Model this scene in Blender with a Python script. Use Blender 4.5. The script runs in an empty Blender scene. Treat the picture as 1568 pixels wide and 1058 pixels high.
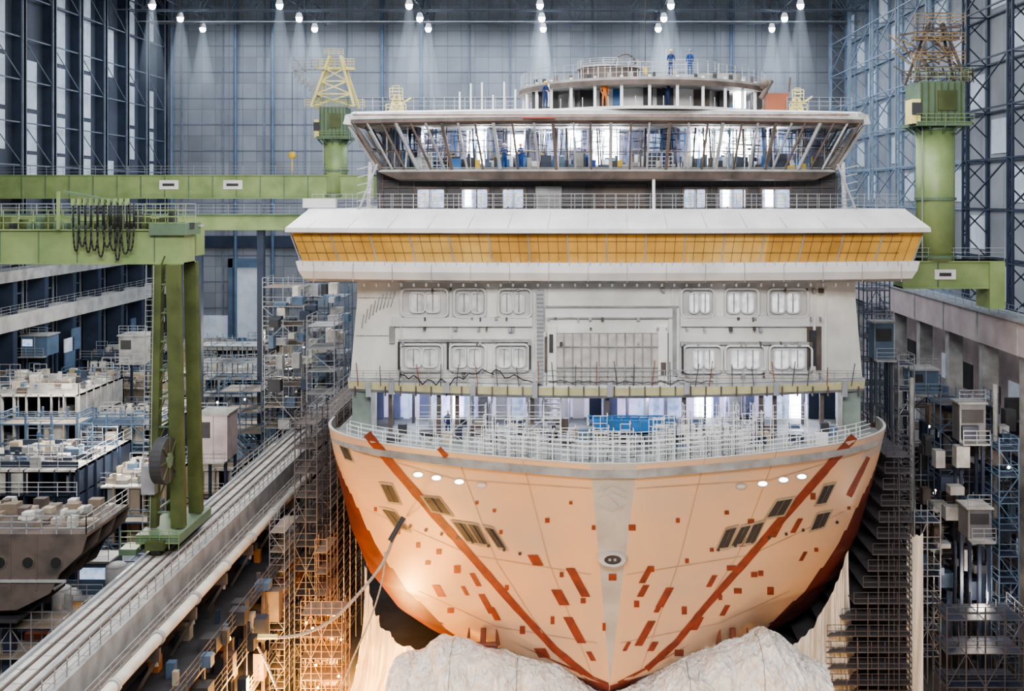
import bpy, math, random
from mathutils import Vector, noise
R = random.Random(7)
scene = bpy.context.scene
CX, CV, F, CZ = 868.0, 300.0, 1568.0, 40.0   # survey constants: vanishing point, focal, eye height
OX = -3.04                                    # eye stands 3 m to port of the ship centreline
SC0 = 929.0

def WX(u, y): return OX+(u-CX)*y/F
def WZ(v, y): return CZ-(v-CV)*y/F

# ------------------------------------------------------------------ materials
MATS = {}
def mat(name, col, rough=0.6, metal=0.0, var=0.15, scale=0.6, emit=0.0, bump=0.0, ecol=None, stretch=None, dirt=None, crease=0.0, r0=.3, r1=.62, bdist=.3):
    if name in MATS: return MATS[name]
    m = bpy.data.materials.new(name); m.use_nodes = True
    nt = m.node_tree; b = nt.nodes['Principled BSDF']
    b.inputs['Roughness'].default_value = rough
    b.inputs['Metallic'].default_value = metal
    tc = nt.nodes.new('ShaderNodeTexCoord'); mp = nt.nodes.new('ShaderNodeMapping')
    nt.links.new(tc.outputs['Object'], mp.inputs['Vector'])
    if stretch: mp.inputs['Scale'].default_value = stretch
    nz = nt.nodes.new('ShaderNodeTexNoise'); nz.inputs['Scale'].default_value = scale
    nz.inputs['Detail'].default_value = 6
    nt.links.new(mp.outputs['Vector'], nz.inputs['Vector'])
    cr = nt.nodes.new('ShaderNodeValToRGB')
    c2 = dirt if dirt else tuple(c*(1-var*2) for c in col)
    cr.color_ramp.elements[0].position = r0; cr.color_ramp.elements[1].position = r1
    cr.color_ramp.elements[0].color = (*c2, 1); cr.color_ramp.elements[1].color = (*col, 1)
    nt.links.new(nz.outputs['Fac'], cr.inputs['Fac'])
    nt.links.new(cr.outputs['Color'], b.inputs['Base Color'])
    if emit > 0:
        b.inputs['Emission Strength'].default_value = emit
        if ecol: b.inputs['Emission Color'].default_value = (*ecol, 1)
        else: nt.links.new(cr.outputs['Color'], b.inputs['Emission Color'])
    if bump > 0:
        bp = nt.nodes.new('ShaderNodeBump'); bp.inputs['Strength'].default_value = bump
        bp.inputs['Distance'].default_value = bdist
        nt.links.new(nz.outputs['Fac'], bp.inputs['Height']); nt.links.new(bp.outputs['Normal'], b.inputs['Normal'])
        if crease > 0:
            vo = nt.nodes.new('ShaderNodeTexVoronoi'); vo.feature = 'DISTANCE_TO_EDGE'; vo.inputs['Scale'].default_value = 1.6
            mx = nt.nodes.new('ShaderNodeVectorMath'); mx.operation = 'MULTIPLY_ADD'; mx.inputs[1].default_value = (.9, .9, .9)
            nt.links.new(nz.outputs['Color'], mx.inputs[0]); nt.links.new(mp.outputs['Vector'], mx.inputs[2]); nt.links.new(mx.outputs[0], vo.inputs['Vector'])
            b2 = nt.nodes.new('ShaderNodeBump'); b2.inputs['Strength'].default_value = crease; b2.inputs['Distance'].default_value = .5
            nt.links.new(vo.outputs['Distance'], b2.inputs['Height']); nt.links.new(bp.outputs['Normal'], b2.inputs['Normal']); nt.links.new(b2.outputs['Normal'], b.inputs['Normal'])
    MATS[name] = m
    return m

def panelmat(name, col, line, sx, sz, rough=0.6, axis='X'):
    """cladding panels with joint lines (object-space, metres)"""
    m = bpy.data.materials.new(name); m.use_nodes = True
    nt = m.node_tree; b = nt.nodes['Principled BSDF']; b.inputs['Roughness'].default_value = rough
    tc = nt.nodes.new('ShaderNodeTexCoord'); sep = nt.nodes.new('ShaderNodeSeparateXYZ'); cmb = nt.nodes.new('ShaderNodeCombineXYZ')
    nt.links.new(tc.outputs['Object'], sep.inputs[0])
    nt.links.new(sep.outputs[axis], cmb.inputs['X']); nt.links.new(sep.outputs['Z'], cmb.inputs['Y'])
    br = nt.nodes.new('ShaderNodeTexBrick'); br.offset = 0
    br.inputs['Scale'].default_value = 1; br.inputs['Brick Width'].default_value = sx; br.inputs['Row Height'].default_value = sz
    br.inputs['Mortar Size'].default_value = 0.06
    br.inputs['Color1'].default_value = (*col, 1); br.inputs['Color2'].default_value = (*[c*0.78 for c in col], 1)
    br.inputs['Mortar'].default_value = (*line, 1)
    nt.links.new(cmb.outputs[0], br.inputs['Vector'])
    nz = nt.nodes.new('ShaderNodeTexNoise'); nz.inputs['Scale'].default_value = 0.12; nz.inputs['Detail'].default_value = 5
    nt.links.new(tc.outputs['Object'], nz.inputs['Vector'])
    mx = nt.nodes.new('ShaderNodeMix'); mx.data_type = 'RGBA'; mx.blend_type = 'MULTIPLY'; mx.inputs['Factor'].default_value = 0.6
    nt.links.new(br.outputs['Color'], mx.inputs['A'])
    cr = nt.nodes.new('ShaderNodeValToRGB'); cr.color_ramp.elements[0].position = .3; cr.color_ramp.elements[0].color = (.5, .5, .5, 1); cr.color_ramp.elements[1].position = .65
    nt.links.new(nz.outputs['Fac'], cr.inputs['Fac']); nt.links.new(cr.outputs['Color'], mx.inputs['B'])
    nt.links.new(mx.outputs['Result'], b.inputs['Base Color'])
    MATS[name] = m; return m

WHITE = mat('white_primer', (.66, .65, .64), .42, var=.10, scale=.4)
WHITE2 = mat('white_rail_paint', (.74, .74, .74), .5, var=.05)
FACADE = mat('facade_primer', (.74, .715, .67), .38, scale=.3, dirt=(.52, .50, .465), bump=.15)
GREYP = mat('grey_primer', (.34, .34, .335), .6, scale=.8, dirt=(.20, .195, .19))
DARK = mat('dark_steel', (.045, .045, .05), .6, var=.2)
BROWN = mat('brown_steel', (.13, .10, .085), .7, scale=.8, dirt=(.06, .05, .045))
RUST = mat('rust_primer', (.25, .075, .04), .7, scale=.9, dirt=(.15, .05, .03))
YEL = mat('insulation_yellow', (.66, .37, .08), .6, scale=.45, dirt=(.48, .25, .05))
YEL2 = mat('insulation_ochre', (.58, .31, .065), .6, scale=.6, dirt=(.42, .21, .04))
YEL3 = mat('insulation_pale', (.68, .42, .12), .6, scale=.6, dirt=(.54, .31, .07))
YELS = mat('yellow_paint', (.70, .48, .05), .5)
CRY = mat('cream_yellow_paint', (.78, .68, .28), .5)
EDGEY = mat('edge_insulation', (.50, .45, .25), .6, scale=.7, dirt=(.34, .31, .18))
GREEN = mat('crane_green', (.24, .31, .135), .45, scale=.5, dirt=(.165, .23, .095))
GREEND = mat('crane_green_dark', (.085, .105, .035), .5, dirt=(.045, .058, .018))
GREENB = mat('cabinet_green', (.12, .18, .115), .5)
GGREY = mat('green_grey_primer', (.24, .28, .25), .55, dirt=(.15, .18, .16))
BLUE = mat('steel_blue_paint', (.095, .145, .22), .5)
BLUED = mat('dark_blue_paint', (.03, .043, .075), .5)
BLUEL = mat('light_blue_paint', (.25, .33, .43), .5)
BLUEB = mat('bright_blue_paint', (.03, .16, .42), .45)
TRUSS = mat('roof_truss_grey_blue', (.16, .19, .24), .6)
GALV = mat('galvanised_steel', (.40, .41, .43), .45, metal=.3)
SCAF = mat('scaffold_tube', (.33, .33, .35), .45, metal=.2)
SCAFD = mat('scaffold_tube_dark', (.09, .085, .095), .5)
SCAFO = mat('scaffold_orange_lit_tint', (.34, .20, .12), .6)  # orange lamp light put into the tube colour
PLANK = mat('scaffold_plank', (.24, .19, .145), .8)
CONC = mat('concrete', (.44, .43, .41), .85, scale=.5, dirt=(.28, .27, .26), bump=.2)
FLOORM = mat('hall_floor_concrete', (.12, .115, .11), .8, scale=.2, dirt=(.05, .045, .045), bump=.2)
BEIGE = mat('beige_section', (.42, .36, .27), .7, scale=.4, dirt=(.26, .22, .17))
BRIGHTDECK = mat('white_tarpaulin', (.66, .63, .57), .6, dirt=(.33, .31, .28), scale=.7, bump=.3)
PLASTIC = mat('plastic_film', (.84, .82, .79), .16, scale=1.4, dirt=(.66, .63, .59), bump=.6, crease=.6, bdist=.25)
CURT = mat('plastic_curtain', (.80, .75, .67), .25, scale=.7, dirt=(.62, .55, .45), bump=.5, stretch=(1, 1, .25))
RED = mat('red_paint', (.45, .05, .03), .5)
ORG = mat('orange_paint', (.55, .20, .05), .6)
SKIN = mat('skin', (.55, .33, .24), .6)
OVER = mat('navy_overalls', (.015, .035, .12), .8)
OVERB = mat('blue_overalls', (.02, .06, .22), .8)
BLACK = mat('black_rubber', (.02, .02, .02), .7)
LAMP = mat('lamp_glass', (1, 1, 1), .3, emit=90, ecol=(.85, .92, 1))
LITW = mat('lit_white', (.9, .9, .9), .5, emit=9, ecol=(.93, .96, 1))
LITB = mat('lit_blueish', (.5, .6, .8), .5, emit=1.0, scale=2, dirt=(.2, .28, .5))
LITV = mat('lit_violet', (.66, .62, .85), .5, emit=.8, scale=.9, dirt=(.35, .33, .55))  # violet room light put into walls and doors as emission
LITO = mat('lit_orange', (1, .6, .2), .5, emit=25, ecol=(1, .45, .10))
SKYW = mat('translucent_wall_panel', (.48, .52, .57), .6, emit=.16, dirt=(.33, .37, .42), ecol=(.76, .85, 1))
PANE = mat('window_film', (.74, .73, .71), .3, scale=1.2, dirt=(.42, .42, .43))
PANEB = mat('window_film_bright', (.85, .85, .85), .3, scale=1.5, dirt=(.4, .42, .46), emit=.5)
HULLG = mat('hull_primer_grey', (.47, .46, .445), .45, scale=.5, dirt=(.37, .36, .35))
HULL = mat('hull_primer_salmon', (.70, .455, .285), .42, scale=.16, dirt=(.56, .43, .33), bump=.05, r0=.36, r1=.60)
HULLU = mat('hull_primer_pale', (.56, .46, .38), .4, scale=.3, dirt=(.47, .40, .35))
HULLR = mat('hull_antifouling_red', (.17, .04, .026), .5, scale=.5, dirt=(.10, .028, .02))
HULLR2 = mat('hull_weld_primer_red', (.27, .05, .022), .6, scale=1.5, dirt=(.15, .035, .018))
DECKM = mat('deck_green_grey', (.26, .28, .27), .7, scale=.7, dirt=(.16, .17, .165))
PINKW = mat('pinkish_wall', (.46, .38, .375), .7, scale=.5, dirt=(.30, .25, .25))
DULL = [GREYP, BEIGE, BROWN, GALV, BLUED, GREYP, BEIGE, BRIGHTDECK, DARK, PLANK, CONC, BLUE]

# ------------------------------------------------------------------ mesh builder
class MB:
    def __init__(s): s.v = []; s.f = []; s.m = []; s.mats = []; s.smooth = set()
    def mi(s, m):
        if m not in s.mats: s.mats.append(m)
        return s.mats.index(m)
    def face(s, pts, m):
        n = len(s.v); s.v += [tuple(p) for p in pts]; s.f.append(tuple(range(n, n+len(pts)))); s.m.append(s.mi(m))
    def box(s, x0, x1, y0, y1, z0, z1, m):
        n = len(s.v)
        s.v += [(x0,y0,z0),(x1,y0,z0),(x1,y1,z0),(x0,y1,z0),(x0,y0,z1),(x1,y0,z1),(x1,y1,z1),(x0,y1,z1)]
        for f in ((3,2,1,0),(4,5,6,7),(0,1,5,4),(1,2,6,5),(2,3,7,6),(3,0,4,7)):
            s.f.append(tuple(n+i for i in f)); s.m.append(s.mi(m))
    def bar(s, p, q, r, m, sides=4, r2=None, smooth=False):
        p = Vector(p); q = Vector(q); d = q-p
        if d.length < 1e-6: return
        d.normalize(); a = Vector((0,0,1)) if abs(d.z) < .9 else Vector((1,0,0))
        e = d.cross(a).normalized(); g = d.cross(e)
        if r2 is None: r2 = r
        n = len(s.v); off = math.pi/4 if sides == 4 else 0
        for c, rr in ((p, r), (q, r2)):
            for i in range(sides):
                t = off+2*math.pi*i/sides
                s.v.append(tuple(c+e*(math.cos(t)*rr)+g*(math.sin(t)*rr)))
        k = s.mi(m)
        for i in range(sides):
            j = (i+1) % sides
            if smooth: s.smooth.add(len(s.f))
            s.f.append((n+i, n+j, n+sides+j, n+sides+i)); s.m.append(k)
        s.f.append(tuple(n+i for i in reversed(range(sides)))); s.m.append(k)
        s.f.append(tuple(n+sides+i for i in range(sides))); s.m.append(k)
    def path(s, pts, r, m, sides=6):
        for a, b in zip(pts[:-1], pts[1:]): s.bar(a, b, r, m, sides, smooth=True)
    def prism(s, front, back, m, side=None):
        n = len(s.v); k = len(front)
        s.v += [tuple(p) for p in front]+[tuple(p) for p in back]
        s.f.append(tuple(range(n, n+k))); s.m.append(s.mi(m))
        s.f.append(tuple(reversed(range(n+k, n+2*k)))); s.m.append(s.mi(m))
        for i in range(k):
            j = (i+1) % k
            s.f.append((n+i, n+k+i, n+k+j, n+j)); s.m.append(s.mi(side or m))
    def sphere(s, c, r, m, seg=12, rings=8, sc=(1,1,1), half=False, fn=None):
        n = len(s.v); k = s.mi(m); top = math.pi/2 if half else math.pi
        for i in range(rings+1):
            th = top*i/rings
            for j in range(seg):
                ph = 2*math.pi*j/seg
                d = Vector((math.sin(th)*math.cos(ph), math.sin(th)*math.sin(ph), math.cos(th)))
                q = r*(1+(fn(d) if fn else 0))
                s.v.append((c[0]+d.x*q*sc[0], c[1]+d.y*q*sc[1], c[2]+d.z*q*sc[2]))
        for i in range(rings):
            for j in range(seg):
                a = n+i*seg+j; b = n+i*seg+(j+1) % seg
                s.smooth.add(len(s.f)); s.f.append((a, a+seg, b+seg, b)); s.m.append(k)
    def grid(s, G, m, smooth=True):
        n = len(s.v); H = len(G); W = len(G[0]); k = s.mi(m)
        for row in G: s.v += [tuple(p) for p in row]
        for j in range(H-1):
            for i in range(W-1):
                a = n+j*W+i
                if smooth: s.smooth.add(len(s.f))
                s.f.append((a, a+1, a+1+W, a+W)); s.m.append(k)
    def rail(s, pts, m, h=1.1, sp=1.5, r=.03, n=3):
        for a, b in zip(pts[:-1], pts[1:]):
            a = Vector(a); b = Vector(b); L = (b-a).length; c = max(1, int(L/sp))
            for i in range(c+1):
                p = a.lerp(b, i/c); s.bar(p, p+Vector((0,0,h)), r, m)
            for k in range(n):
                z = Vector((0,0,h*(k+1)/n)); s.bar(a+z, b+z, r, m)
    def truss(s, a, b, w, m, r=.12, sp=3, up=(0,0,1)):
        a = Vector(a); b = Vector(b); up = Vector(up)*w; L = (b-a).length; c = max(1, int(L/sp))
        s.bar(a, b, r, m); s.bar(a+up, b+up, r, m)
        for i in range(c):
            p = a.lerp(b, i/c); q = a.lerp(b, (i+1)/c)
            if i % 2: s.bar(p, q+up, r*.6, m)
            else: s.bar(p+up, q, r*.6, m)
            s.bar(p, p+up, r*.6, m)
    def build(s, name, parent=None):
        me = bpy.data.meshes.new(name); me.from_pydata(s.v, [], s.f)
        for m in s.mats: me.materials.append(m)
        me.polygons.foreach_set('material_index', s.m)
        if s.smooth:
            for i in s.smooth: me.polygons[i].use_smooth = True
        me.update()
        o = bpy.data.objects.new(name, me); scene.collection.objects.link(o)
        if parent: o.parent = parent
        return o
def empty(name):
    o = bpy.data.objects.new(name, None); scene.collection.objects.link(o); return o

def scaffold(s, x0, x1, y0, y1, z0, z1, m=SCAF, bx=2.0, by=2.0, bz=2.0, r=.05, plank=True, rails=True, diag=.5, pm=None):
    nx = max(1, round((x1-x0)/bx)); ny = max(1, round((y1-y0)/by)); nz = max(1, round((z1-z0)/bz))
    X = [x0+(x1-x0)*i/nx for i in range(nx+1)]; Y = [y0+(y1-y0)*i/ny for i in range(ny+1)]; Z = [z0+(z1-z0)*i/nz for i in range(nz+1)]
    for x in X:
        for y in Y: s.bar((x,y,z0), (x,y,z1+1), r, m)
    for z in Z[1:]:
        for y in Y: s.bar((x0,y,z), (x1,y,z), r*.8, m)
        for x in X: s.bar((x,y0,z), (x,y1,z), r*.8, m)
        if rails:
            for h in (.5, 1.0):
                s.bar((x0,y0,z+h), (x1,y0,z+h), r*.6, m); s.bar((x0,y0,z+h), (x0,y1,z+h), r*.6, m); s.bar((x1,y0,z+h), (x1,y1,z+h), r*.6, m)
        if plank: s.box(x0, x1, y0+.1, y1-.1, z-.06, z, pm or PLANK)
    for i in range(nx):
        for k in range(nz):
            if R.random() < diag:
                a, b = (X[i], X[i+1]) if (i+k) % 2 else (X[i+1], X[i])
                s.bar((a,y0,Z[k]), (b,y0,Z[k+1]), r*.7, m)

# =================================================================== HALL
YB = 180.0; XL = -74.6; XR = 45.6; ZT = 78.0
h = MB(); h.box(XL-.8, XR+.8, -30, 181, -1.0, 0, FLOORM); h.build('floor')
BW = panelmat('back_wall_cladding', (.255, .275, .31), (.15, .165, .195), 2.4, 4.6)
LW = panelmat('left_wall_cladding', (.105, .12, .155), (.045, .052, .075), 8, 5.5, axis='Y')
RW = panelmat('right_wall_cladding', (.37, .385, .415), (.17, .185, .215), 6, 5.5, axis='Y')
h = MB(); h.box(XL, XR, YB, YB+.8, 0, ZT, BW)
for i in range(18):
    x = XL+4+i*7.2
    if x < XR-1: h.box(x-.12, x+.12, YB-.25, YB+.01, 0, ZT, TRUSS)
for k in range(17):
    z = 2+4.6*k; h.box(XL, XR, YB-.12, YB+.01, z-.08, z+.08, TRUSS)
for u in (262, 360, 417, 585, 645, 1120):
    x = WX(u, YB-1); h.bar((x, YB-.9, 0), (x, YB-.9, 76), .3, BLUE, 8)
x0, x1 = WX(352, YB), WX(405, YB)
h.box(x0, x0+.8, YB-1, YB, 0, 29, BLUE); h.box(x1-.8, x1, YB-1, YB, 0, 29, BLUE); h.box(x0, x1, YB-1, YB, 27.5, 29, BLUE); h.box(x0+.8, x1-.8, YB-.3, YB, 12, 27.5, SKYW)
h.box(WX(300,YB), WX(350,YB), YB-.5, YB, 15, 19, SKYW); h.box(WX(250,YB), WX(470,YB), YB-.6, YB, 31, 33, BLUED)
h.build('wall_back')
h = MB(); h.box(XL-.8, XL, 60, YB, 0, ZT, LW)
for i in range(12):
    y = YB-1-7.8*i
    h.box(XL, XL+1.6, y-.25, y+.25, 0, ZT, BLUED); h.box(XL+1.4, XL+1.6, y-.5, y+.5, 0, ZT, TRUSS)
    for (za, zb) in ((42, 45.5), (46, 51), (51.6, 58), (58.6, 66), (66.6, 73)):
        if (i+int(za)) % 5 != 3: h.box(XL+.02, XL+.12, y-5.4 , y-2.0, za, zb, SKYW)
    for k in range(14):
        h.bar((XL+1.2, y, 5.5*k), (XL+1.2, y-7.8, 5.5*k), .12, TRUSS)
    for k in range(4, 13, 2):
        h.bar((XL+1.3, y, 5.5*k), (XL+1.3, y-7.8, 5.5*(k+1)), .07, TRUSS)
h.build('wall_left')
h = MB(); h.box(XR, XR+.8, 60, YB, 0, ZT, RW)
for i in range(14):
    y = YB-2-6*i
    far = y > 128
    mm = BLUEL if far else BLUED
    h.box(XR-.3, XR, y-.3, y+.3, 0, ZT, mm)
    for k in range(14):
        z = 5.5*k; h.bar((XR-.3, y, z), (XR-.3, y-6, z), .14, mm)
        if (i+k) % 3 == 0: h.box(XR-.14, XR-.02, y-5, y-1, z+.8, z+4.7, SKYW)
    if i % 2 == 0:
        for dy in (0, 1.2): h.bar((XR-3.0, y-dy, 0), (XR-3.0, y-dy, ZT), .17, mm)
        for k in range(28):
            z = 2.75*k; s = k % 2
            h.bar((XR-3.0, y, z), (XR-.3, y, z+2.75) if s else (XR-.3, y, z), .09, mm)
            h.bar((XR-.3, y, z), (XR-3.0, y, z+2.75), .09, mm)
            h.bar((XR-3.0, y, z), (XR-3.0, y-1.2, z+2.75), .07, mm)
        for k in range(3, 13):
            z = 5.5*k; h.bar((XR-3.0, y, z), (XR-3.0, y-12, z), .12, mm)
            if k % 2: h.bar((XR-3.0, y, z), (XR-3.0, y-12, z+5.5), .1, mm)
h.build('wall_right')
h = MB(); h.box(XL-.8, XR+.8, 20, YB+.8, ZT, ZT+.8, mat('roof_panels', (.25, .28, .32), .8)); h.build('ceiling')
h = MB()
for y in (176, 164, 150, 136):
    for dy in (0, 1.5): h.truss((XL, y-dy, 69.6), (XR, y-dy, 69.6), 6.5, TRUSS, r=.12, sp=4.2)
for x in (-64.2, -45.4, -26.3, -7, 12.3, 31.4):
    h.truss((x, 130, 70), (x, YB, 70), 2.2, TRUSS, r=.09, sp=3)
h.bar((XL, 170, 69), (XR, 170, 69), .12, GREYP); h.bar((XL, 150, 70), (XR, 150, 70), .12, GREYP)
h.build('roof_trusses')
h = MB(); beams = []
for X in (-64.2, -45.4, -26.3, -7, 12.3, 31.4):
    for Y in (172, 162, 151):
        h.bar((X, Y, 68.2), (X, Y, 69.0), .6, GREYP, 12, r2=.35); h.bar((X, Y, 69), (X, Y, 70.5), .08, GREYP)
        h.sphere((X, Y, 68.0), .5, LAMP, 10, 6)
        beams.append((X, Y))
h.build('floodlight_array')
hz = bpy.data.materials.new('painted_haze_glow'); hz.use_nodes = True; nt = hz.node_tree  # self-glowing volume paints the lamp beams; nothing is scattered
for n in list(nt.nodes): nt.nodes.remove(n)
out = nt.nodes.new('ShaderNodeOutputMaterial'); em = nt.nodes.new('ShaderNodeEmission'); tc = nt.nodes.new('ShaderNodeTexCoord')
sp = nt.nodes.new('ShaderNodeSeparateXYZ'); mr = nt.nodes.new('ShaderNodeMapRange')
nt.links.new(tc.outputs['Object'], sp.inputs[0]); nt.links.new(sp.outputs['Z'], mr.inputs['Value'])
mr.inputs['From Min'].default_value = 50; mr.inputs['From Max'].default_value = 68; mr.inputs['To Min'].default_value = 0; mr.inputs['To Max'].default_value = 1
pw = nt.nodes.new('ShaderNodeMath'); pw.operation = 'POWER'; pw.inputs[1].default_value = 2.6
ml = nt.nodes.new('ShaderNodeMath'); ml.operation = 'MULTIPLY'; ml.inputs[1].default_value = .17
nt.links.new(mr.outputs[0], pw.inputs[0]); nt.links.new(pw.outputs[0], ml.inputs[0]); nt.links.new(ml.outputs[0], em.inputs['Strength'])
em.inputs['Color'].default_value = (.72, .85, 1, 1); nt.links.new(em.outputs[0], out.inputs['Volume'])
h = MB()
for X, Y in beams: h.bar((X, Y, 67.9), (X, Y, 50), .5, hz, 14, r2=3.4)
h.build('floodlight_painted_haze')

# =================================================================== SHIP
ship = empty('cruise_ship')
def interp(t, z):
    if z <= t[0][0]: return t[0][1]
    for (a, b), (c, d) in zip(t[:-1], t[1:]):
        if z <= c: return b+(d-b)*(z-a)/(c-a)
    return t[-1][1]
TB = [(2.5,2),(3.0,6),(3.6,11.5),(4.8,14.6),(6.5,17),(9.5,19.2),(13.6,20.4),(18.6,21.0),(22.75,21.3)]
TY = [(2.5,78),(3.2,75.5),(4,74),(5.6,72.3),(12,70.2),(22.75,66)]
TA = [(2.5,84),(9,84),(22.75,80)]
ZD = 22.75
def flat(z): return max(0.02, 1.5*(z-5.5)/(ZD-5.5)) if z > 5.5 else .02
def pz(z): return 1.15+1.5*max(0, min(1, (z-3)/(ZD-3)))
def hull_y(x, z):
    B = interp(TB, z); f = min(flat(z), B*.5); a = max(abs(x)-f, 0)/(B-f); a = min(a, 1)
    s = 1-(1-a)**(1/pz(z)); return interp(TY, z)+s*(interp(TA, z)-interp(TY, z))
def hp(u, v, off=.05):
    y = 72.0
    for _ in range(60):
        x = WX(u, y); z = min(WZ(v, y), ZD); y = .6*y+.4*hull_y(x, z)
    return Vector((WX(u, y-off), y-off, WZ(v, y-off)))
m = MB(); NZ = 110; NT = 60
zs = [2.5+(ZD-2.5)*(i/NZ) for i in range(NZ+1)]
rows = []
for z in zs:
    B = interp(TB, z); f = min(flat(z), B*.5); p = pz(z); Ys = interp(TY, z); Ya = interp(TA, z)
    half = [(f+(B-f)*(1-(1-t/NT)**p), Ys+(Ya-Ys)*t/NT, z) for t in range(NT+1)]+[(B, Ya+3, min(z, 20.8)), (B, Ya+45, min(z, 20.0))]
    rows.append([(-x, y, q) for x, y, q in reversed(half)]+[(x, y, q) for x, y, q in half])
n0 = len(m.v)
for r_ in rows: m.v += r_
K = len(rows[0]); mid = K//2
for i in range(NZ):
    for j in range(K-1):
        a = n0+i*K+j; z = (zs[i]+zs[i+1])/2
        xm = abs(rows[i][j][0]+rows[i][j+1][0])/2; t = abs(j-(K-1)/2); B = interp(TB, z)
        wr = interp([(4, 4.4), (7, 4.8), (11, 3.5), (17, 1.8), (20.5, .45)], z)
        if j == mid-1: mm = HULLG
        elif t > NT: mm = HULLR
        elif xm > B-wr and z < 20.6: mm = HULLR
        elif z < 5.2: mm = HULLR2
        elif z > 22.55 or (z > 21.0 and xm > 18.2): mm = HULLU
        else: mm = HULL
        if j != mid-1: m.smooth.add(len(m.f))
        m.f.append((a, a+1, a+1+K, a+K)); m.m.append(m.mi(mm))
m.face(rows[0], HULLR)
top = rows[-1]
for j in range(2, mid):
    a = top[j]; b = top[j+1]; c = top[K-2-j]; d = top[K-1-j]; zz = ZD-.9
    m.face([(a[0]*.99,a[1]+.3,zz),(b[0]*.99,b[1]+.3,zz),(c[0]*.99,c[1]+.3,zz),(d[0]*.99,d[1]+.3,zz)], DECKM)
m.box(-20.9, 20.9, 80, 120, 20.4, 21.8, DECKM)
for j in range(2, K-3):
    a = Vector(top[j]); b = Vector(top[j+1])
    ia = Vector((a.x*.992, a.y+.18, ZD)); ib = Vector((b.x*.992, b.y+.18, ZD))
    m.face([a, b, ib, ia], HULLG); m.face([ia, ib, ib-Vector((0,0,1)), ia-Vector((0,0,1))], GREYP)
m.build('hull', ship)

m = MB()
def hquad(pts, mm, off=.05, n=4):
    (a, b, c, d) = [Vector(p) for p in pts]
    for i in range(n):
        for j in range(n):
            def P(s, t): q = a.lerp(b, s).lerp(d.lerp(c, s), t); return hp(q.x, q.y, off)
            m.face([P(i/n, j/n), P((i+1)/n, j/n), P((i+1)/n, (j+1)/n), P(i/n, (j+1)/n)], mm)
def hstrip(pts, w0, w1, mm, off=.05):
    P = [Vector(p) for p in pts]; L = len(P)-1; fine = []
    for i in range(L):
        for k in range(8): fine.append(P[i].lerp(P[i+1], k/8))
    fine.append(P[-1]); N = len(fine)-1; prev = None
    for i, p in enumerate(fine):
        d = (fine[min(i+1, N)]-fine[max(i-1, 0)]).normalized(); nrm = Vector((-d.y, d.x)); w = (w0+(w1-w0)*i/N)/2*(.9+.2*R.random())
        a = hp(*(p+nrm*w), off); b = hp(*(p-nrm*w), off)
        if prev: m.face([prev[0], a, b, prev[1]], mm)
        prev = (a, b)
hstrip([(562,664),(600,712),(660,782),(720,850),(790,930),(850,995),(905,1040)], 14, 10, HULLR2)
hstrip([(1308,668),(1262,722),(1200,792),(1140,862),(1080,930),(1035,985),(990,1025)], 13, 9, HULLR2)
hstrip([(672,686),(684,700)], 8, 8, HULLR2)
hstrip([(1330,700),(1300,760)], 6, 10, HULLR2)
SEAM = mat('weld_seam', (.54, .36, .235), .5)
for pts in ([(540,690),(700,735),(905,748)],[(560,780),(720,850),(905,880)],[(975,748),(1180,735),(1330,690)],[(960,880),(1150,850),(1310,775)],[(640,905),(760,960),(915,985)],[(950,985),(1100,955),(1210,905)],
            [(700,700),(760,860),(860,1015)],[(800,705),(840,860),(905,1030)],[(1080,700),(1040,860),(980,1030)],[(1190,690),(1130,850),(1040,990)]):
    hstrip(pts, 1.2, 1.2, SEAM, .04)
hquad([(786,984),(850,1012),(932,1046),(932,1052)], HULLR2, .06)
hquad([(1060,985),(1010,1012),(946,1044),(946,1050)], HULLR2, .06)
patch = [(909,808,6,7),(968,808,11,9),(938,884,12,10),(820,858,16,16),(838,797,7,7),(874,770,5,5),(885,892,14,44),(858,915,16,24),(893,920,8,8),(880,965,14,40),(905,1005,8,14),
 (672,905,12,18),(690,935,10,8),(745,925,10,30),(757,940,10,20),(700,872,10,12),(672,845,8,8),(757,782,5,5),(730,770,5,5),(728,888,8,20),(767,815,5,6),(610,815,6,6),
 (1038,797,6,7),(990,880,10,26),(1018,915,12,30),(998,872,8,8),(975,925,8,10),(988,970,12,38),(1000,990,10,14),(1052,859,6,7),(1130,905,12,8),(1113,785,7,6),(1103,915,6,8),
 (1180,905,10,12),(1250,842,6,6),(1165,878,8,8),(1155,880,10,8),(1190,812,8,22),(1220,805,8,22),(1230,852,6,14),(1010,928,8,20),(985,905,10,18),(1068,955,10,20),(1110,935,8,16),
 (960,990,6,14),(830,1000,18,14),(800,965,8,12),(1040,1000,14,10),(860,880,6,8),(1090,842,6,6),(1300,778,5,5),(575,780,5,6),
 (640,835,6,8),(655,862,8,6),(712,905,6,14),(776,900,6,8),(846,950,6,12),(925,960,5,12),(1140,830,10,14),(1120,870,14,8),(1090,890,8,18),(1048,935,8,12),(1150,800,10,10),(1205,775,10,12),(1245,760,8,10)]
for (u, v, w, hh) in patch:
    sh = (.55 if u < 938 else -.55)*hh*.5 if hh > 12 else 0
    hquad([(u-w/2-sh, v-hh/2), (u+w/2-sh, v-hh/2), (u+w/2+sh, v+hh/2), (u-w/2+sh, v+hh/2)], HULLR2, .06, 2)
def opening(pts, mm=DARK):
    c = sum((Vector(p) for p in pts), Vector((0,0)))/4
    hquad([tuple(c+(Vector(p)-c)*1.28) for p in pts], BEIGE, .08, 2)
    hquad(pts, mm, .12, 2)
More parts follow.
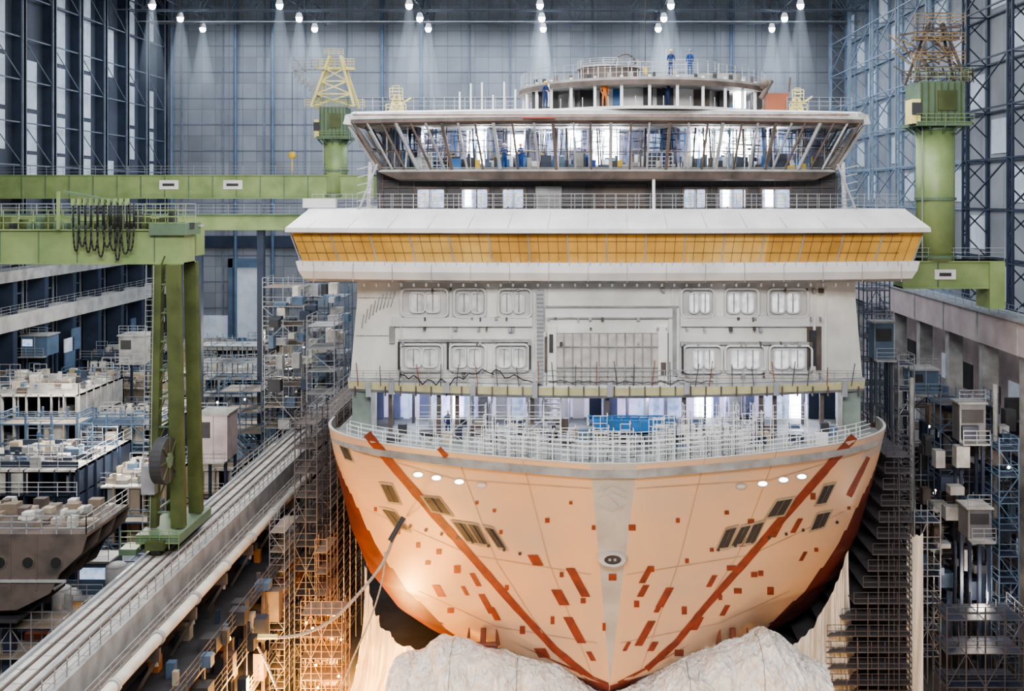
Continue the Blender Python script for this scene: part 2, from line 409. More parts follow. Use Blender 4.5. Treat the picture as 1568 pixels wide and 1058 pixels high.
for pts in ([(694,800),(712,803),(732,832),(714,828)],[(716,803),(732,806),(747,834),(734,832)],[(742,808),(756,811),(775,840),(762,838)],
            [(1112,812),(1128,808),(1115,838),(1099,840)],[(1135,808),(1150,805),(1136,832),(1120,836)],[(1154,804),(1170,800),(1156,830),(1141,832)],
            [(583,742),(600,744),(612,770),(595,768)],[(1262,745),(1278,742),(1265,770),(1250,772)],[(648,762),(672,764),(690,788),(662,782)],
            [(1190,768),(1214,764),(1200,788),(1175,792)],[(519,680),(530,683),(540,706),(528,702)],[(585,780),(604,784),(625,812),(604,806)],[(1252,788),(1272,784),(1262,806),(1242,812)]):
    opening(pts)
    a, b, c, d = [Vector(p) for p in pts]
    m.bar(hp(*a.lerp(b, .5), .16), hp(*d.lerp(c, .5), .16), .035, BROWN)
def hdisc(u, v, ru, rv, mm, off=.07, n=14):
    m.face([hp(u+ru*math.cos(2*math.pi*i/n), v+rv*math.sin(2*math.pi*i/n), off) for i in range(n)], mm)
for u, v in ((640,727),(668,732),(703,738),(737,743),(1135,745),(1168,741),(1200,735),(1228,730)):
    hdisc(u, v, 9, 5.4, HULLG, .05); hdisc(u, v, 6.8, 3.2, LITW if u not in (737, 1135) else WHITE, .09)
for i in range(8):
    u = 628+i*24; hdisc(u, 806+i*6.0, 2.6, 2.6, DARK, .1); u = 1282-i*26; hdisc(u, 800+i*6, 2.4, 2.4, DARK, .1)
m.build('hull_markings', ship)
m = MB()
c = hp(938, 855, 0); N = 28
for i in range(N):
    a0 = 2*math.pi*i/N; a1 = 2*math.pi*(i+1)/N
    P = lambda a, r, o: Vector((c.x+math.cos(a)*r*1.15, c.y-o, c.z+math.sin(a)*r*.62))
    m.face([P(a0,.9,.1), P(a1,.9,.1), P(a1,.76,.35), P(a0,.76,.35)], HULLG)
    m.face([P(a0,.76,.35), P(a1,.76,.35), P(a1,.5,.3), P(a0,.5,.3)], HULLG)
m.face([P(2*math.pi*i/N, .56, .25) for i in range(N)], DARK)
for dx in (-.2, .15): m.face([Vector((c.x+dx+.1*math.cos(t*.7), c.y-.3, c.z+.1*math.sin(t*.7))) for t in range(9)], GREYP)
for a, b in (((915,752),(938,742)),((938,742),(960,752)),((915,762),(938,752)),((938,752),(960,762)),((915,772),(938,782)),((938,782),(960,770)),((918,745),(955,780))):
    m.bar(hp(*a, .02), hp(*b, .02), .05, HULLG)
m.build('stem_fairlead', ship)
m = MB()
for u, s in ((740, 1), (1122, -1)):
    c = hp(u, 962, .3)
    m.bar(c, c+Vector((0, -.3, -1.4)), .22, RUST, 8); m.bar(c+Vector((-1.1, -.3, -1.1)), c+Vector((1.1, -.3, -1.1)), .2, RUST, 6)
    m.bar(c+Vector((-1.1, -.3, -1.1)), c+Vector((-1.0, -.4, .2)), .2, RUST, 6, r2=.05); m.bar(c+Vector((1.1, -.3, -1.1)), c+Vector((1.0, -.4, .2)), .2, RUST, 6, r2=.05)
m.build('anchors', ship)

# ---------- superstructure lofts
def yfix(hw, y0, k):
    y = y0
    for _ in range(30): y = y0+k*(hw*y/F)**2
    return y
def lrow(hw, v, y0, k, nx, yb):
    ye = yfix(hw, y0, k); xe = hw*ye/F; z = WZ(v, y0)
    pts = [(xe*(2*i/nx-1), y0+k*(xe*(2*i/nx-1))**2, z) for i in range(nx+1)]
    return [(-xe, yb, z)]+pts+[(xe, yb, z)]
def loft(s, rows, k, mats, nx=44, yb=98, cap0=None, cap1=None):
    RR = [lrow(hw, v, y0, k, nx, yb) for hw, v, y0 in rows]
    for j in range(len(RR)-1):
        for i in range(len(RR[0])-1):
            mm = mats[j]
            if isinstance(mm, list): mm = mm[((i-1)//4*5) % len(mm)]
            s.face([RR[j+1][i], RR[j+1][i+1], RR[j][i+1], RR[j][i]], mm)
    if cap0: s.face(RR[0], cap0)
    if cap1: s.face(list(reversed(RR[-1])), cap1)
    return RR
def fp(u, v, surf, off=0):
    y0, k = surf; y = y0
    for _ in range(25): x = WX(u, y); y = y0+k*x*x-off
    return Vector((x, y, WZ(v, y)))
def fpanel(s, u0, v0, u1, v1, surf, off0, off1, mm, side=None, nu=None):
    nu = nu or max(1, int(abs(u1-u0)/40))
    for i in range(nu):
        a = u0+(u1-u0)*i/nu; b = u0+(u1-u0)*(i+1)/nu
        fr = [fp(a, v1, surf, off1), fp(b, v1, surf, off1), fp(b, v0, surf, off1), fp(a, v0, surf, off1)]
        s.prism(fr, [p+Vector((0, off1-off0, 0)) for p in fr], mm, side)
def rr(u0, v0, u1, v1, r):
    out = []
    for cx, cy, a0 in ((u1-r, v0+r, -90), (u1-r, v1-r, 0), (u0+r, v1-r, 90), (u0+r, v0+r, 180)):
        for k in range(5):
            a = math.radians(a0+22.5*k); out.append((cx+r*math.cos(a), cy+r*math.sin(a)))
    return list(reversed(out))
def rpanel(s, u0, v0, u1, v1, r, surf, off0, off1, mm, side=None):
    fr = [fp(u, v, surf, off1) for u, v in rr(u0, v0, u1, v1, r)]
    s.prism(fr, [p+Vector((0, off1-off0, 0)) for p in fr], mm, side)
def rframe(s, u0, v0, u1, v1, r, t, surf, off0, off1, mm):
    A = rr(u0, v0, u1, v1, r); B = rr(u0+t, v0+t, u1-t, v1-t, max(1, r-t)); n = len(A)
    for i in range(n):
        j = (i+1) % n
        a, b, c, d = fp(*A[i], surf, off1), fp(*A[j], surf, off1), fp(*B[j], surf, off1), fp(*B[i], surf, off1)
        D = Vector((0, off1-off0, 0))
        s.face([a, b, c, d], mm); s.face([a, a+D, b+D, b], mm); s.face([d, c, c+D, d+D], mm)

# --- lower facade (level C)
kC = .0075; SC = (76.0, kC)
m = MB()
loft(m, [(381, 432, 76), (382, 470, 76.0), (388, 540, 76), (392, 592, 76)], kC, [FACADE, FACADE, FACADE], cap1=WHITE, cap0=WHITE)
loft(m, [(396, 590, 75.6), (396, 594, 75.5), (395, 606, 75.5), (393, 610, 75.7)], kC, [GALV, EDGEY, GREYP], cap0=GREYP, cap1=WHITE)
for i in range(34):
    u = 542+i*23.4; fpanel(m, u, 592, u+2, 607, SC, .4, .62, BROWN)
for (u, hh) in ((560,20),(595, 16), (680, 14), (720, 18), (815, 22), (930, 20), (1048, 16), (1185, 18), (1290, 20)):
    fpanel(m, u, 586, u+8, 588+hh, SC, .4, .75, GALV)
for u in (612, 688, 820, 835, 1028, 1040, 1245, 1262): fpanel(m, u, 442, u+4, 588, SC, 0, .12, WHITE)
fpanel(m, 835, 470, 1040, 488, SC, 0, .35, WHITE); fpanel(m, 835, 484, 1040, 510, SC, 0, .22, FACADE)
fpanel(m, 835, 469, 1040, 471, SC, .2, .5, GREYP); fpanel(m, 840, 486, 1030, 488, SC, .2, .45, GREYP)
fpanel(m, 820, 508, 836, 590, SC, 0, .4, WHITE); fpanel(m, 1024, 470, 1040, 590, SC, 0, .4, WHITE)
fpanel(m, 822, 445, 832, 590, SC, 0, .5, GALV); fpanel(m, 1030, 470, 1036, 575, SC, .3, .5, GREYP)
for i in range(22): fpanel(m, 822, 450+i*6.3, 832, 452+i*6.3, SC, .4, .58, GREYP)
fpanel(m, 600, 486, 815, 500, SC, 0, .3, WHITE); fpanel(m, 1042, 484, 1240, 500, SC, 0, .3, WHITE)
fpanel(m, 610, 520, 812, 524, SC, 0, .3, GREYP); fpanel(m, 1044, 524, 1240, 528, SC, 0, .3, GREYP)
fpanel(m, 848, 508, 1012, 592, SC, 0, .15, GREYP)
PLT = mat('closing_plate', (.50, .465, .43), .6, scale=1.2, dirt=(.35, .325, .30))
for i in range(12): fpanel(m, 851+i*13.4, 511, 862.5+i*13.4, 590, SC, .15, .22, PLT)
for i in range(13): fpanel(m, 849+i*13.4, 510, 850.5+i*13.4, 592, SC, .2, .34, GREYP)
for v in (530, 562): fpanel(m, 849, v, 1012, v+1.5, SC, .2, .36, GREYP)
fpanel(m, 838, 500, 852, 592, SC, .2, .45, FACADE); fpanel(m, 1008, 500, 1022, 592, SC, .2, .45, FACADE)
fpanel(m, 841, 512, 847, 540, SC, .4, .5, DARK); fpanel(m, 834, 516, 838, 570, SC, .35, .55, BROWN); fpanel(m, 1012, 555, 1020, 575, SC, .4, .5, BROWN)
BAY = mat('bay_grey', (.55, .54, .52), .6, dirt=(.42, .41, .40))
def bay(u0, v0, u1, v1, wins, lit=0):
    rpanel(m, u0, v0, u1, v1, 7, SC, 0, .06, BAY)
    rframe(m, u0-3, v0-3, u1+3, v1+3, 9, 3, SC, 0, .35, WHITE)
    for (a, b) in wins:
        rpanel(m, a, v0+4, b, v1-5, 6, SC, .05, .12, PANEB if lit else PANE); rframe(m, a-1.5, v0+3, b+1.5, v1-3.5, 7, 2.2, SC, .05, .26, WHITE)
        c = (a+b)/2; fpanel(m, c-.8, v0+4, c+.8, v1-5, SC, .1, .2, GREYP)
bay(616, 444, 684, 483, [(628,650),(652,673)]); bay(697, 444, 742, 484, [(702,719),(722,739)]); bay(765, 444, 812, 484, [(768,784),(787,802)])
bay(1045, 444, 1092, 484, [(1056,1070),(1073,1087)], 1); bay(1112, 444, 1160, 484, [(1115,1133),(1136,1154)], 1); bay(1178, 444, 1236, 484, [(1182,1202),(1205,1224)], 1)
bay(612, 529, 676, 567, [(622,644),(647,669)]); bay(690, 529, 742, 567, [(695,713),(717,736)]); bay(758, 529, 808, 567, [(763,781),(785,803)])
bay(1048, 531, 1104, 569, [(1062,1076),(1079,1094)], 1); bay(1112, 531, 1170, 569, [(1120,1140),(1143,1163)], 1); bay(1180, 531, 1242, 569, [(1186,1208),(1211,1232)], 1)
for u, v0, v1 in ((609,524,566),(684,524,566),(1044,530,572),(810,530,566)): fpanel(m, u, v0, u+3, v1, SC, .3, .45, DARK)
fpanel(m, 1236, 500, 1258, 568, SC, 0, .12, BROWN); fpanel(m, 1240, 506, 1250, 560, SC, .1, .25, DARK)
for i in range(9):
    m.bar(fp(605-6*i, 446+i*i*.55, SC, .1), fp(598-5.5*i, 470+i*i*.5, SC, .1), .05, GREYP)
fpanel(m, 596, 500, 604, 526, SC, 0, .2, GREYP)
for v in (456, 514, 580): m.path([fp(545+i*6.4, v, SC, .03) for i in range(10)], .03, GREYP, 4)
for i in range(70):
    u = R.uniform(600, 1260); v = R.choice([486, 502, 524, 572, 442]); fpanel(m, u, v, u+R.uniform(2, 5), v+R.uniform(3, 7), SC, 0, .45, R.choice([GREYP, BROWN, GALV]))
m.build('lower_facade', ship)

m = MB()
def frail(s, u0, u1, vb, surf, off, h, m_, sp=16, n=3, r=.035):
    N = max(1, int((u1-u0)/sp)); pts = [fp(u0+(u1-u0)*i/N, vb, surf, off) for i in range(N+1)]
    for p in pts: s.bar(p, p+Vector((0,0,h)), r, m_)
    for a, b in zip(pts[:-1], pts[1:]):
        for k in range(n):
            z = Vector((0,0,h*(k+1)/n)); s.bar(a+z, b+z, r*.85, m_)
frail(m, 536, 1318, 591, SC, .5, 1.15, GALV, 20)
for i in range(26):
    u = 545+i*30+R.random()*12; p = fp(u, 591, SC, .55); m.bar(p, p+Vector((R.uniform(-.3,.3), 0, R.uniform(1.4, 1.9))), .04, SCAFD if i % 3 else RUST)
m.path([fp(u, 572+R.uniform(0, 12)+8*math.sin(u*.04), SC, .65) for u in range(612, 830, 7)], .04, BLACK)
m.path([fp(u, 582+R.uniform(0, 6), SC, .65) for u in range(840, 1100, 9)], .04, SCAFD)
m.build('ledge_railing', ship)

# --- level B : open forecastle hall
m = MB()
zf = ZD-.9; zc = WZ(610, 75.7)
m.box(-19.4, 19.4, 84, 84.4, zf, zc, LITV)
m.box(-19.6, -19.3, 79, 98, zf, zc, GGREY); m.box(19.3, 19.6, 79, 98, zf, zc, GGREY)
DOORB = mat('bay_blue_grey', (.20, .23, .36), .5)
for i in range(30):
    x = -19+i*1.27+R.uniform(-.2, .2); w = R.choice([.5, .9, 1.1])
    m.box(x, x+w, 83.5, 84.1, zf, zc-R.uniform(0, .6), R.choice([WHITE, DOORB, LITB, LITW, BLUED, WHITE, LITB, LITV, DOORB]))
for i in range(24):
    x = -18.5+i*1.55; m.box(x, x+.18, 80+R.uniform(0, 2), 81+R.uniform(0, 2), zf, zc, R.choice([WHITE, GALV, DARK, DOORB]))
for u in (598, 672, 700, 815, 930, 1047, 1165, 1186, 1258):
    p = fp(u, 640, (76.2, kC)); m.box(p.x-.15, p.x+.15, p.y-.13, p.y+.13, zf, zc, BROWN)
for s in (-1, 1):
    m.box(min(s*19.5, s*18.1), max(s*19.5, s*18.1), 78.6, 79.4, zf, zc+.1, GGREY); m.box(min(s*17.9, s*17.6), max(s*17.9, s*17.6), 78, 78.5, zf, zc, GREYP)
for i in range(9):
    x = -17+i*4.2; m.box(x, x+1.6, 79.5, 79.8, zc-.12, zc-.04, LITW)
m.build('forecastle_hall', ship)
m = MB()
st = WX(845, 77)
for i in range(10):
    m.box(st-.6, st+.6, 77+.26*i, 77.3+.26*i, zf+.3*i, zf+.3*i+.08, WHITE2)
for s in (-.65, .65): m.bar((st+s, 77, zf), (st+s, 79.8, zf+3.2), .09, WHITE2); m.bar((st+s, 77, zf+1), (st+s, 79.6, zf+4), .04, WHITE2)
def deckpt(x, inset): return Vector((x, hull_y(x, ZD-.01)+inset, zf))
for inset in (.6, 1.6, 3.0):
    xs = [-19+i*1.0 for i in range(39)]
    for a, b in zip(xs[:-1], xs[1:]):
        p, q = deckpt(a, inset), deckpt(b, inset)
        if inset == 3.0 and abs(a) > 10: continue
        hh = 2.2 if abs(a) < 9 else 1.6
        m.bar(p, p+Vector((0,0,hh)), .035, WHITE2)
        for k in range(4 if abs(a) < 9 else 3): m.bar(p+Vector((0,0,hh-.32*k)), q+Vector((0,0,hh-.32*k)), .025, WHITE2)
for i in range(46):
    x = R.uniform(-9.5, 10); y = hull_y(x, ZD-.1)+R.uniform(1.6, 5); w = R.uniform(.6, 1.6)
    m.rail([(x, y, zf), (x+w, y, zf), (x+w, y+1, zf)], WHITE2, h=R.uniform(1.6, 3.2), sp=.45, r=.025, n=6)
for i in range(90):
    x = R.uniform(-17, 17); y = R.uniform(74, 79); z = R.uniform(.2, 1.2)
    m.box(x, x+R.uniform(.3, 1.2), y, y+.6, zf, zf+z, R.choice([WHITE, GREYP, BLUED, GALV, BLUE, DARK, BEIGE, BROWN]))
for x in (-11.5, -6, 8, 12):
    scaffold(m, x-2.5, x+2.5, 74.6, 75.6, zf, zf+1.9, WHITE2, 1.2, 1, 1, .03, plank=False)
m.build('foredeck_railings', ship)
m = MB()
x0, x1 = WX(905, 73), WX(1028, 73)
prof = [(0,0),(.35,-.5),(1.0,-.95),(4.6,-.95),(5.2,-.5),(5.7,0)]
for dy in (0, 1.4): m.prism([(x0+a, 72+dy, 24.1+b*.9) for a, b in prof], [(x0+a, 72.12+dy, 24.1+b*.9) for a, b in prof], BLUEB)
m.box(x0+1, x0+4.6, 72, 73.5, 23.2, 23.35, BLUE)
for i in range(7): m.box(x0+.8+i*.65, x0+.9+i*.65, 71.95, 73.5, 23.3, 24.15, BLUE)
m.bar((x0-.2, 72, 24.2), (x0+6, 72, 24.2), .07, BLUEB); m.bar((x0-.2, 73.5, 24.2), (x0+6, 73.5, 24.2), .07, BLUEB)
for q in (1.2, 4.4): m.bar((x0+q, 72.7, zf), (x0+q, 72.7, 23.3), .12, BLUEB)
m.build('blue_work_cradle', ship)

# --- balcony band (level D)
kD = .004
m = MB()
loft(m, [(457, 320, 75.6), (458, 322, 75.5), (494, 350, 73.4), (495, 357, 73.4), (488, 358.5, 73.9)], kD, [WHITE, WHITE, WHITE, GREYP], cap0=WHITE, cap1=GREYP, yb=80)
loft(m, [(484, 358, 74.2), (466, 405, 74.7)], kD, [[YEL, YEL3, YEL2, YEL, YEL2, YEL, YEL3]], yb=82, nx=64)
loft(m, [(470, 402, 74.5), (478, 403, 73.9), (474, 418, 73.9), (466, 430, 74.2), (458, 434, 74.8)], kD, [WHITE, WHITE, WHITE, GREYP], cap0=WHITE, cap1=WHITE, yb=82)
m.box(-21, 21, 80, 97, WZ(434,74.8), WZ(320,75.6), GREYP)
for i in range(65):
    f = i/64*2-1; u = SC0+f*484; big = i % 4 == 0
    a = fp(u, 359, (74.2, kD), .04); b = fp(SC0+(u-SC0)*.965, 404, (74.7, kD), .04)
    m.bar(a, b, .06 if big else .018, GALV if big else BROWN)
for v in (370, 387):
    f = (v-358)/47; m.path([fp(SC0+(u-SC0)*(1-.035*f), v, (74.2+.5*f, kD), .03) for u in range(450, 1410, 24)], .02, BROWN, 4)
for v in (358.5, 404): m.path([fp(u, v, (74.0 if v < 380 else 74.5, kD), .08) for u in range(464, 1400, 24)], .05, BROWN, 4)
for i in range(60):
    u = 464+i*15.7; p = fp(u, 405, (74.0, kD), .05); m.box(p.x-.05, p.x+.05, p.y-.05, p.y+.05, p.z-.1, p.z+.25, GALV)
for i in range(40):
    u = 556+i*19; fpanel(m, u, 434, u+3, 439, (75.0, kD), 0, .3, GREYP)
for i in range(16):
    u = 480+i*60; a = fp(SC0+(u-SC0)*.955, 324, (75.4, kD), .03); b = fp(SC0+(u-SC0)*1.02, 349, (73.4, kD), .03); m.bar(a, b, .018, GREYP); fpanel(m, u, 404, u+.8, 432, (73.9, kD), 0, .05, GREYP)
m.build('balcony_band', ship)
m = MB()
frail(m, 478, 1375, 320, (76.6, kD), 0, 1.15, GALV, 17, 4, .025)
frail(m, 478, 1375, 320, (77.3, kD), 0, 1.15, GALV, 30, 3, .025)
p = fp(1001, 320, (75.8, kD)); m.bar(p, p+Vector((0,0,3.0)), .12, WHITE2, 8)
p = fp(475, 318, (78, 0)); m.box(p.x-.5, p.x+2, p.y-.3, p.y+.3, p.z, p.z+.7, WHITE)
m.build('balcony_railing', ship)

# --- level E recessed wall
kE = .004; SE = (78.0, kE)
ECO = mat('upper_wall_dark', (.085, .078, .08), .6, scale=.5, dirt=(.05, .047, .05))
m = MB()
loft(m, [(352, 255, 78.0), (350, 326, 78.0)], kE, [ECO], yb=97)
for i in range(30):
    u = 585+i*24; fpanel(m, u, 268, u+2, 322, SE, 0, .12, BROWN)
for v in (276, 286): fpanel(m, 582, v, 1276, v+1.5, SE, 0, .15, BROWN)
fpanel(m, 820, 285, 860, 322, SE, 0, .2, GREYP); fpanel(m, 905, 282, 990, 322, SE, 0, .1, BROWN)
for a, b in ((638,681),(706,747),(769,803),(1047,1081),(1101,1143),(1166,1211)):
    rframe(m, a-3, 286, b+3, 322, 6, 4, SE, 0, .25, BROWN); rpanel(m, a, 288, b, 320, 5, SE, 0, .12, LITB)
    c = (a+b)/2; fpanel(m, c-1.5, 288, c+1.5, 320, SE, .1, .2, WHITE)
    fpanel(m, a+6, 291, c-5, 316, SE, .1, .16, LITW if a in (706, 1101, 1166) else PANEB); fpanel(m, c+5, 294, b-6, 312, SE, .1, .16, PANEB)
for s in (-1, 1):
    x = s*18.2; m.bar((x, 78.2, 38.8), (x*.99, 78.2, 42.6), .18, WHITE, 8); m.bar((x*1.03, 77, 38.8), (x*.95, 77, 42.4), .1, GALV)
    for i in range(6): m.bar((x-.6, 77, 39+i*.6), (x+.6, 77, 39.3+i*.6), .05, GALV)
m.build('upper_wall', ship)

# --- bridge
kB = .008
m = MB()
Ssill = (75.6, kB); Sroof = (74.2, kB)
loft(m, [(350, 258, 75.6), (350, 262, 75.4), (322, 274, 75.6), (318, 276, 76)], kB, [GREYP, BROWN, BROWN], cap0=DECKM, cap1=GREYP, yb=96)
loft(m, [(388, 166, 75.4), (392, 168.5, 74.6), (393, 178, 74.2), (393, 184, 74.1), (386, 189, 74.4), (376, 190, 75)], kB, [WHITE, GREYP, BROWN, BROWN, BROWN], cap0=WHITE, cap1=GREYP, yb=96)
m.path([fp(u, 176, Sroof, .3) for u in range(540, 1320, 20)], .05, RUST, 4)
fpanel(m, 800, 179, 850, 181, Sroof, .1, .3, RED)
us = [556, 576, 597, 618, 640, 662, 686, 710, 735, 762, 790, 822, 850, 880, 905, 935, 965, 992, 1022, 1050, 1078, 1100, 1128, 1152, 1178, 1202, 1222, 1244, 1264, 1284, 1302]
for i, u in enumerate(us):
    ut = SC0+(u-SC0)*1.04; ub = SC0+(u-SC0)*(.93 if abs(u-SC0) > 260 else .975)
    m.bar(fp(ut, 188, Sroof), fp(ub, 259, Ssill), .10 if i % 3 else .16, GALV if i % 2 else BROWN)
for f, mm in ((.06, BROWN), (.62, BROWN), (.97, GREYP)):
    pts = []
    for u in range(556, 1306, 22):
        a = fp(SC0+(u-SC0)*1.04, 188, Sroof); b = fp(SC0+(u-SC0)*.93, 259, Ssill); pts.append(a.lerp(b, f))
    m.path(pts, .045, mm, 4)
for s in (-1, 1):
    for k in range(5):
        y = 78+k*3; m.bar((s*19.6, y, 45.3), (s*17.4, y, 42.0), .16, GREYP); m.bar((s*18.4, y, 45.3), (s*16.6, y, 42.0), .08, BROWN)
    m.bar((s*18.8, 78.2, 43.8), (s*18.8, 92, 43.8), .1, GREYP); m.bar((s*16.9, 78.4, 42), (s*19.5, 78, 45.2), .12, BROWN)
    m.prism([(s*18.8, 77.2, 45.3), (s*20.1, 78, 45.5), (s*19.9, 78, 46.2), (s*18.9, 77.2, 46.3)], [(s*18.8, 79.2, 45.3), (s*20.1, 79.2, 45.5), (s*19.9, 79.2, 46.2), (s*18.9, 79.2, 46.3)], WHITE)
m.build('bridge_shell', ship)
m = MB()
zB = WZ(258, 75.6); zR = 45.2
INT = mat('bridge_interior', (.30, .30, .38), .6, scale=1, dirt=(.08, .08, .13))
m.box(-18, 18, 83, 83.3, zB, zR, INT)
for x0_, x1_ in ((-14.5, -14.2), (-9.2, -9), (-1.4, -1.2), (5.4, 5.6), (12, 12.2)): m.box(x0_, x1_, 78.5, 83, zB, zR, INT)
for u0, v0, u1, v1 in ((715,200,755,252),(908,194,948,252),(1058,200,1092,252),(1096,198,1152,252),(866,198,890,228),(778,206,802,238),(990,205,1012,232),(612,205,640,230),(1190,205,1218,235),(832,215,860,250)):
    y = 82.8; m.box(WX(u0,y), WX(u1,y), y, y+.15, WZ(v1,y), WZ(v0,y), LITW if u0 > 700 and u0 not in (990, 1190, 832) else LITB)  # lamp bloom put in as glowing patches on the back wall
for u, v in ((735,210),(877,205),(930,205),(1115,212),(1075,214),(797,212)):
    y = 78.5; m.sphere((WX(u,y), y, WZ(v,y)), .3, LAMP, 10, 6)
for i in range(240):
    x = R.uniform(-16.5, 16.5); y = R.uniform(78, 82); w = R.uniform(.1, .9); hh = R.uniform(.3, 1.3)
    m.box(x, x+w, y, y+.3, zB, zB+hh, R.choice([WHITE, GREYP, BLUEB, DARK, BLUED, GALV, WHITE, BROWN, YELS, BLUE, OVERB, DARK]))
for i in range(220):
    x = R.uniform(-17, 17); y = R.uniform(77.8, 82)
    m.bar((x, y, zB), (x+R.uniform(-.3, .3), y, zR), R.choice([.03, .05, .08]), R.choice([DARK, GREYP, WHITE, BROWN, BLUED, BLUEB]))
for i in range(170):
    x = R.uniform(-17, 16); y = R.uniform(77.8, 82); z = R.uniform(zB+1.2, zR)
    m.bar((x, y, z), (x+R.uniform(.5, 3), y, z+R.uniform(-.3, .3)), .04, R.choice([DARK, GREYP, WHITE, BLACK]))
for u in (645, 990):
    m.rail([(WX(u,78), 78, zB), (WX(u,78)+2.0, 78, zB)], WHITE2, h=1.3, sp=.4, n=4)
m.build('bridge_interior', ship)
m = MB()
zr = WZ(166, 75.4)
def arcrail(s, cx, cy, r, z, a0, a1, m_, h=1.1, n=24, rr_=.03, k=3):
    pts = [Vector((cx+r*math.cos(math.radians(a0+(a1-a0)*i/n)), cy+r*math.sin(math.radians(a0+(a1-a0)*i/n)), z)) for i in range(n+1)]
    for p in pts: s.bar(p, p+Vector((0,0,h)), rr_, m_)
    for a, b in zip(pts[:-1], pts[1:]):
        for q in range(k): s.bar(a+Vector((0,0,h*(q+1)/k)), b+Vector((0,0,h*(q+1)/k)), rr_*.8, m_)
frail(m, 555, 790, 168, (76.2, kB), 0, .95, GALV, 15, 3, .025); frail(m, 1205, 1304, 168, (76.2, kB), 0, .95, GALV, 15, 3, .025)
for i in range(9):
    u = 704+i*17; p = fp(u, 167, (77, 0)); m.bar(p, p+Vector((0,0,R.uniform(1, 2.1))), .09, WHITE2)
cx, cy, rad = WX(984, 84), 84.6, 10.1
def disc(s, cx, cy, r, z0, z1, m_, n=56, ms=None):
    A = [(cx+r*math.cos(2*math.pi*i/n), cy+r*math.sin(2*math.pi*i/n)) for i in range(n)]
    s.prism([(x, y, z1) for x, y in A], [(x, y, z0) for x, y in A], m_, ms)
zdk = WZ(118, 75)
disc(m, cx, cy, rad, zdk-.2, zdk, GREYP, ms=GREYP); disc(m, cx, cy, rad+.1, zdk-.55, zdk-.2, GREYP, ms=BROWN)
disc(m, cx, cy, rad-3.0, zr, zdk-.5, WHITE, ms=WHITE)
disc(m, cx, cy, rad+.3, zr-.1, zr+.12, WHITE)
for i in range(30):
    a = math.radians(185+i*6.0); x, y = cx+(rad-.3)*math.cos(a), cy+(rad-.3)*math.sin(a)
    if i % 2 == 0: m.bar((x, y, zr), (x, y, zdk+.15), .15, WHITE2, 4)
    else: m.bar((x, y, zr), (x, y, zr+.9), .04, GALV, 4)
for u0, u1, mm in ((888,912,DARK),(938,985,BLUEB),(985,998,DARK),(918,930,DARK),(840,855,DARK),(870,880,GREYP),(1005,1030,DARK),(1060,1085,BROWN),(1100,1115,DARK),(1125,1140,LITW),(1150,1165,DARK),(815,830,DARK)):
    y = cy-rad+3.0+.05*abs(u0-984)*.4; m.box(WX(u0,y), WX(u1,y), y-.6, y+.8, zr+.4, zr+1.7, mm)
arcrail(m, cx, cy, rad-.1, zdk, 180, 360, GALV, 1.1, 36, .025, 3)
for i in range(14):
    a = math.radians(200+i*10); m.box(cx+9.4*math.cos(a), cx+9.4*math.cos(a)+.3, cy+9.4*math.sin(a), cy+9.4*math.sin(a)+.2, zdk, zdk+R.uniform(.3,.7), R.choice([DARK, GREYP, BROWN]))
tx = WX(934, 80)
disc(m, tx, 82, 2.4, zdk, zdk+1.5, GREYP, 28, BROWN); disc(m, tx, 82, 2.6, zdk+1.4, zdk+1.55, GREYP, 28)
for i in range(16):
    a = 2*math.pi*i/16; m.bar((tx+2.42*math.cos(a), 82+2.42*math.sin(a), zdk), (tx+2.42*math.cos(a), 82+2.42*math.sin(a), zdk+1.5), .06, GALV)
arcrail(m, tx, 82, 2.5, zdk+1.55, 0, 360, GALV, .5, 14)
m.path([Vector((tx+1.2+.8*math.cos(t*.4), 80, zdk+1.6+.8*math.sin(t*.4))) for t in range(0, 9)], .08, BROWN)
disc(m, WX(1045, 80), 81, 3.2, zdk, zdk+.55, GREYP, 28)
PZ = zdk+.55
disc(m, WX(1100, 80), 81, 2.0, zdk, zdk+.8, GREYP, 24)
arcrail(m, WX(1045, 80), 81, 3.0, PZ, 180, 360, GALV, 1.15, 10, .025)
m.bar((WX(1020,79), 79, PZ), (WX(1020,79), 79, PZ+2.1), .05, GALV)
rx = WX(1190, 78)
m.prism([(rx-.8, 78, zr), (rx+.7, 78, zr), (rx+.9, 78, zr+1.4), (rx-.7, 78, zr+1.4)], [(rx-.8, 79.6, zr), (rx+.7, 79.6, zr), (rx+.9, 79.6, zr+1.4), (rx-.7, 79.6, zr+1.4)], mat('rust_orange_box', (.30, .10, .05), .7))
m.bar((rx-1.2, 78.2, zr+1), (rx-.4, 78.2, zr+2.4), .2, BROWN, 8); m.sphere((rx-.9, 78.3, zr+2.1), .4, BROWN); m.bar((rx+.9, 78, zr+1.5), (rx+1.0, 78, zr+2.6), .1, BROWN)
m.build('observation_deck', ship)

m = MB()
xx = WX(988, 82); m.bar((xx, 82, zdk+1.2), (xx, 82, 76), .04, BLACK); m.bar((xx, 82, zdk+1.0), (xx, 82, zdk+1.6), .2, YELS, 8)
m.build('crane_hook_cable')

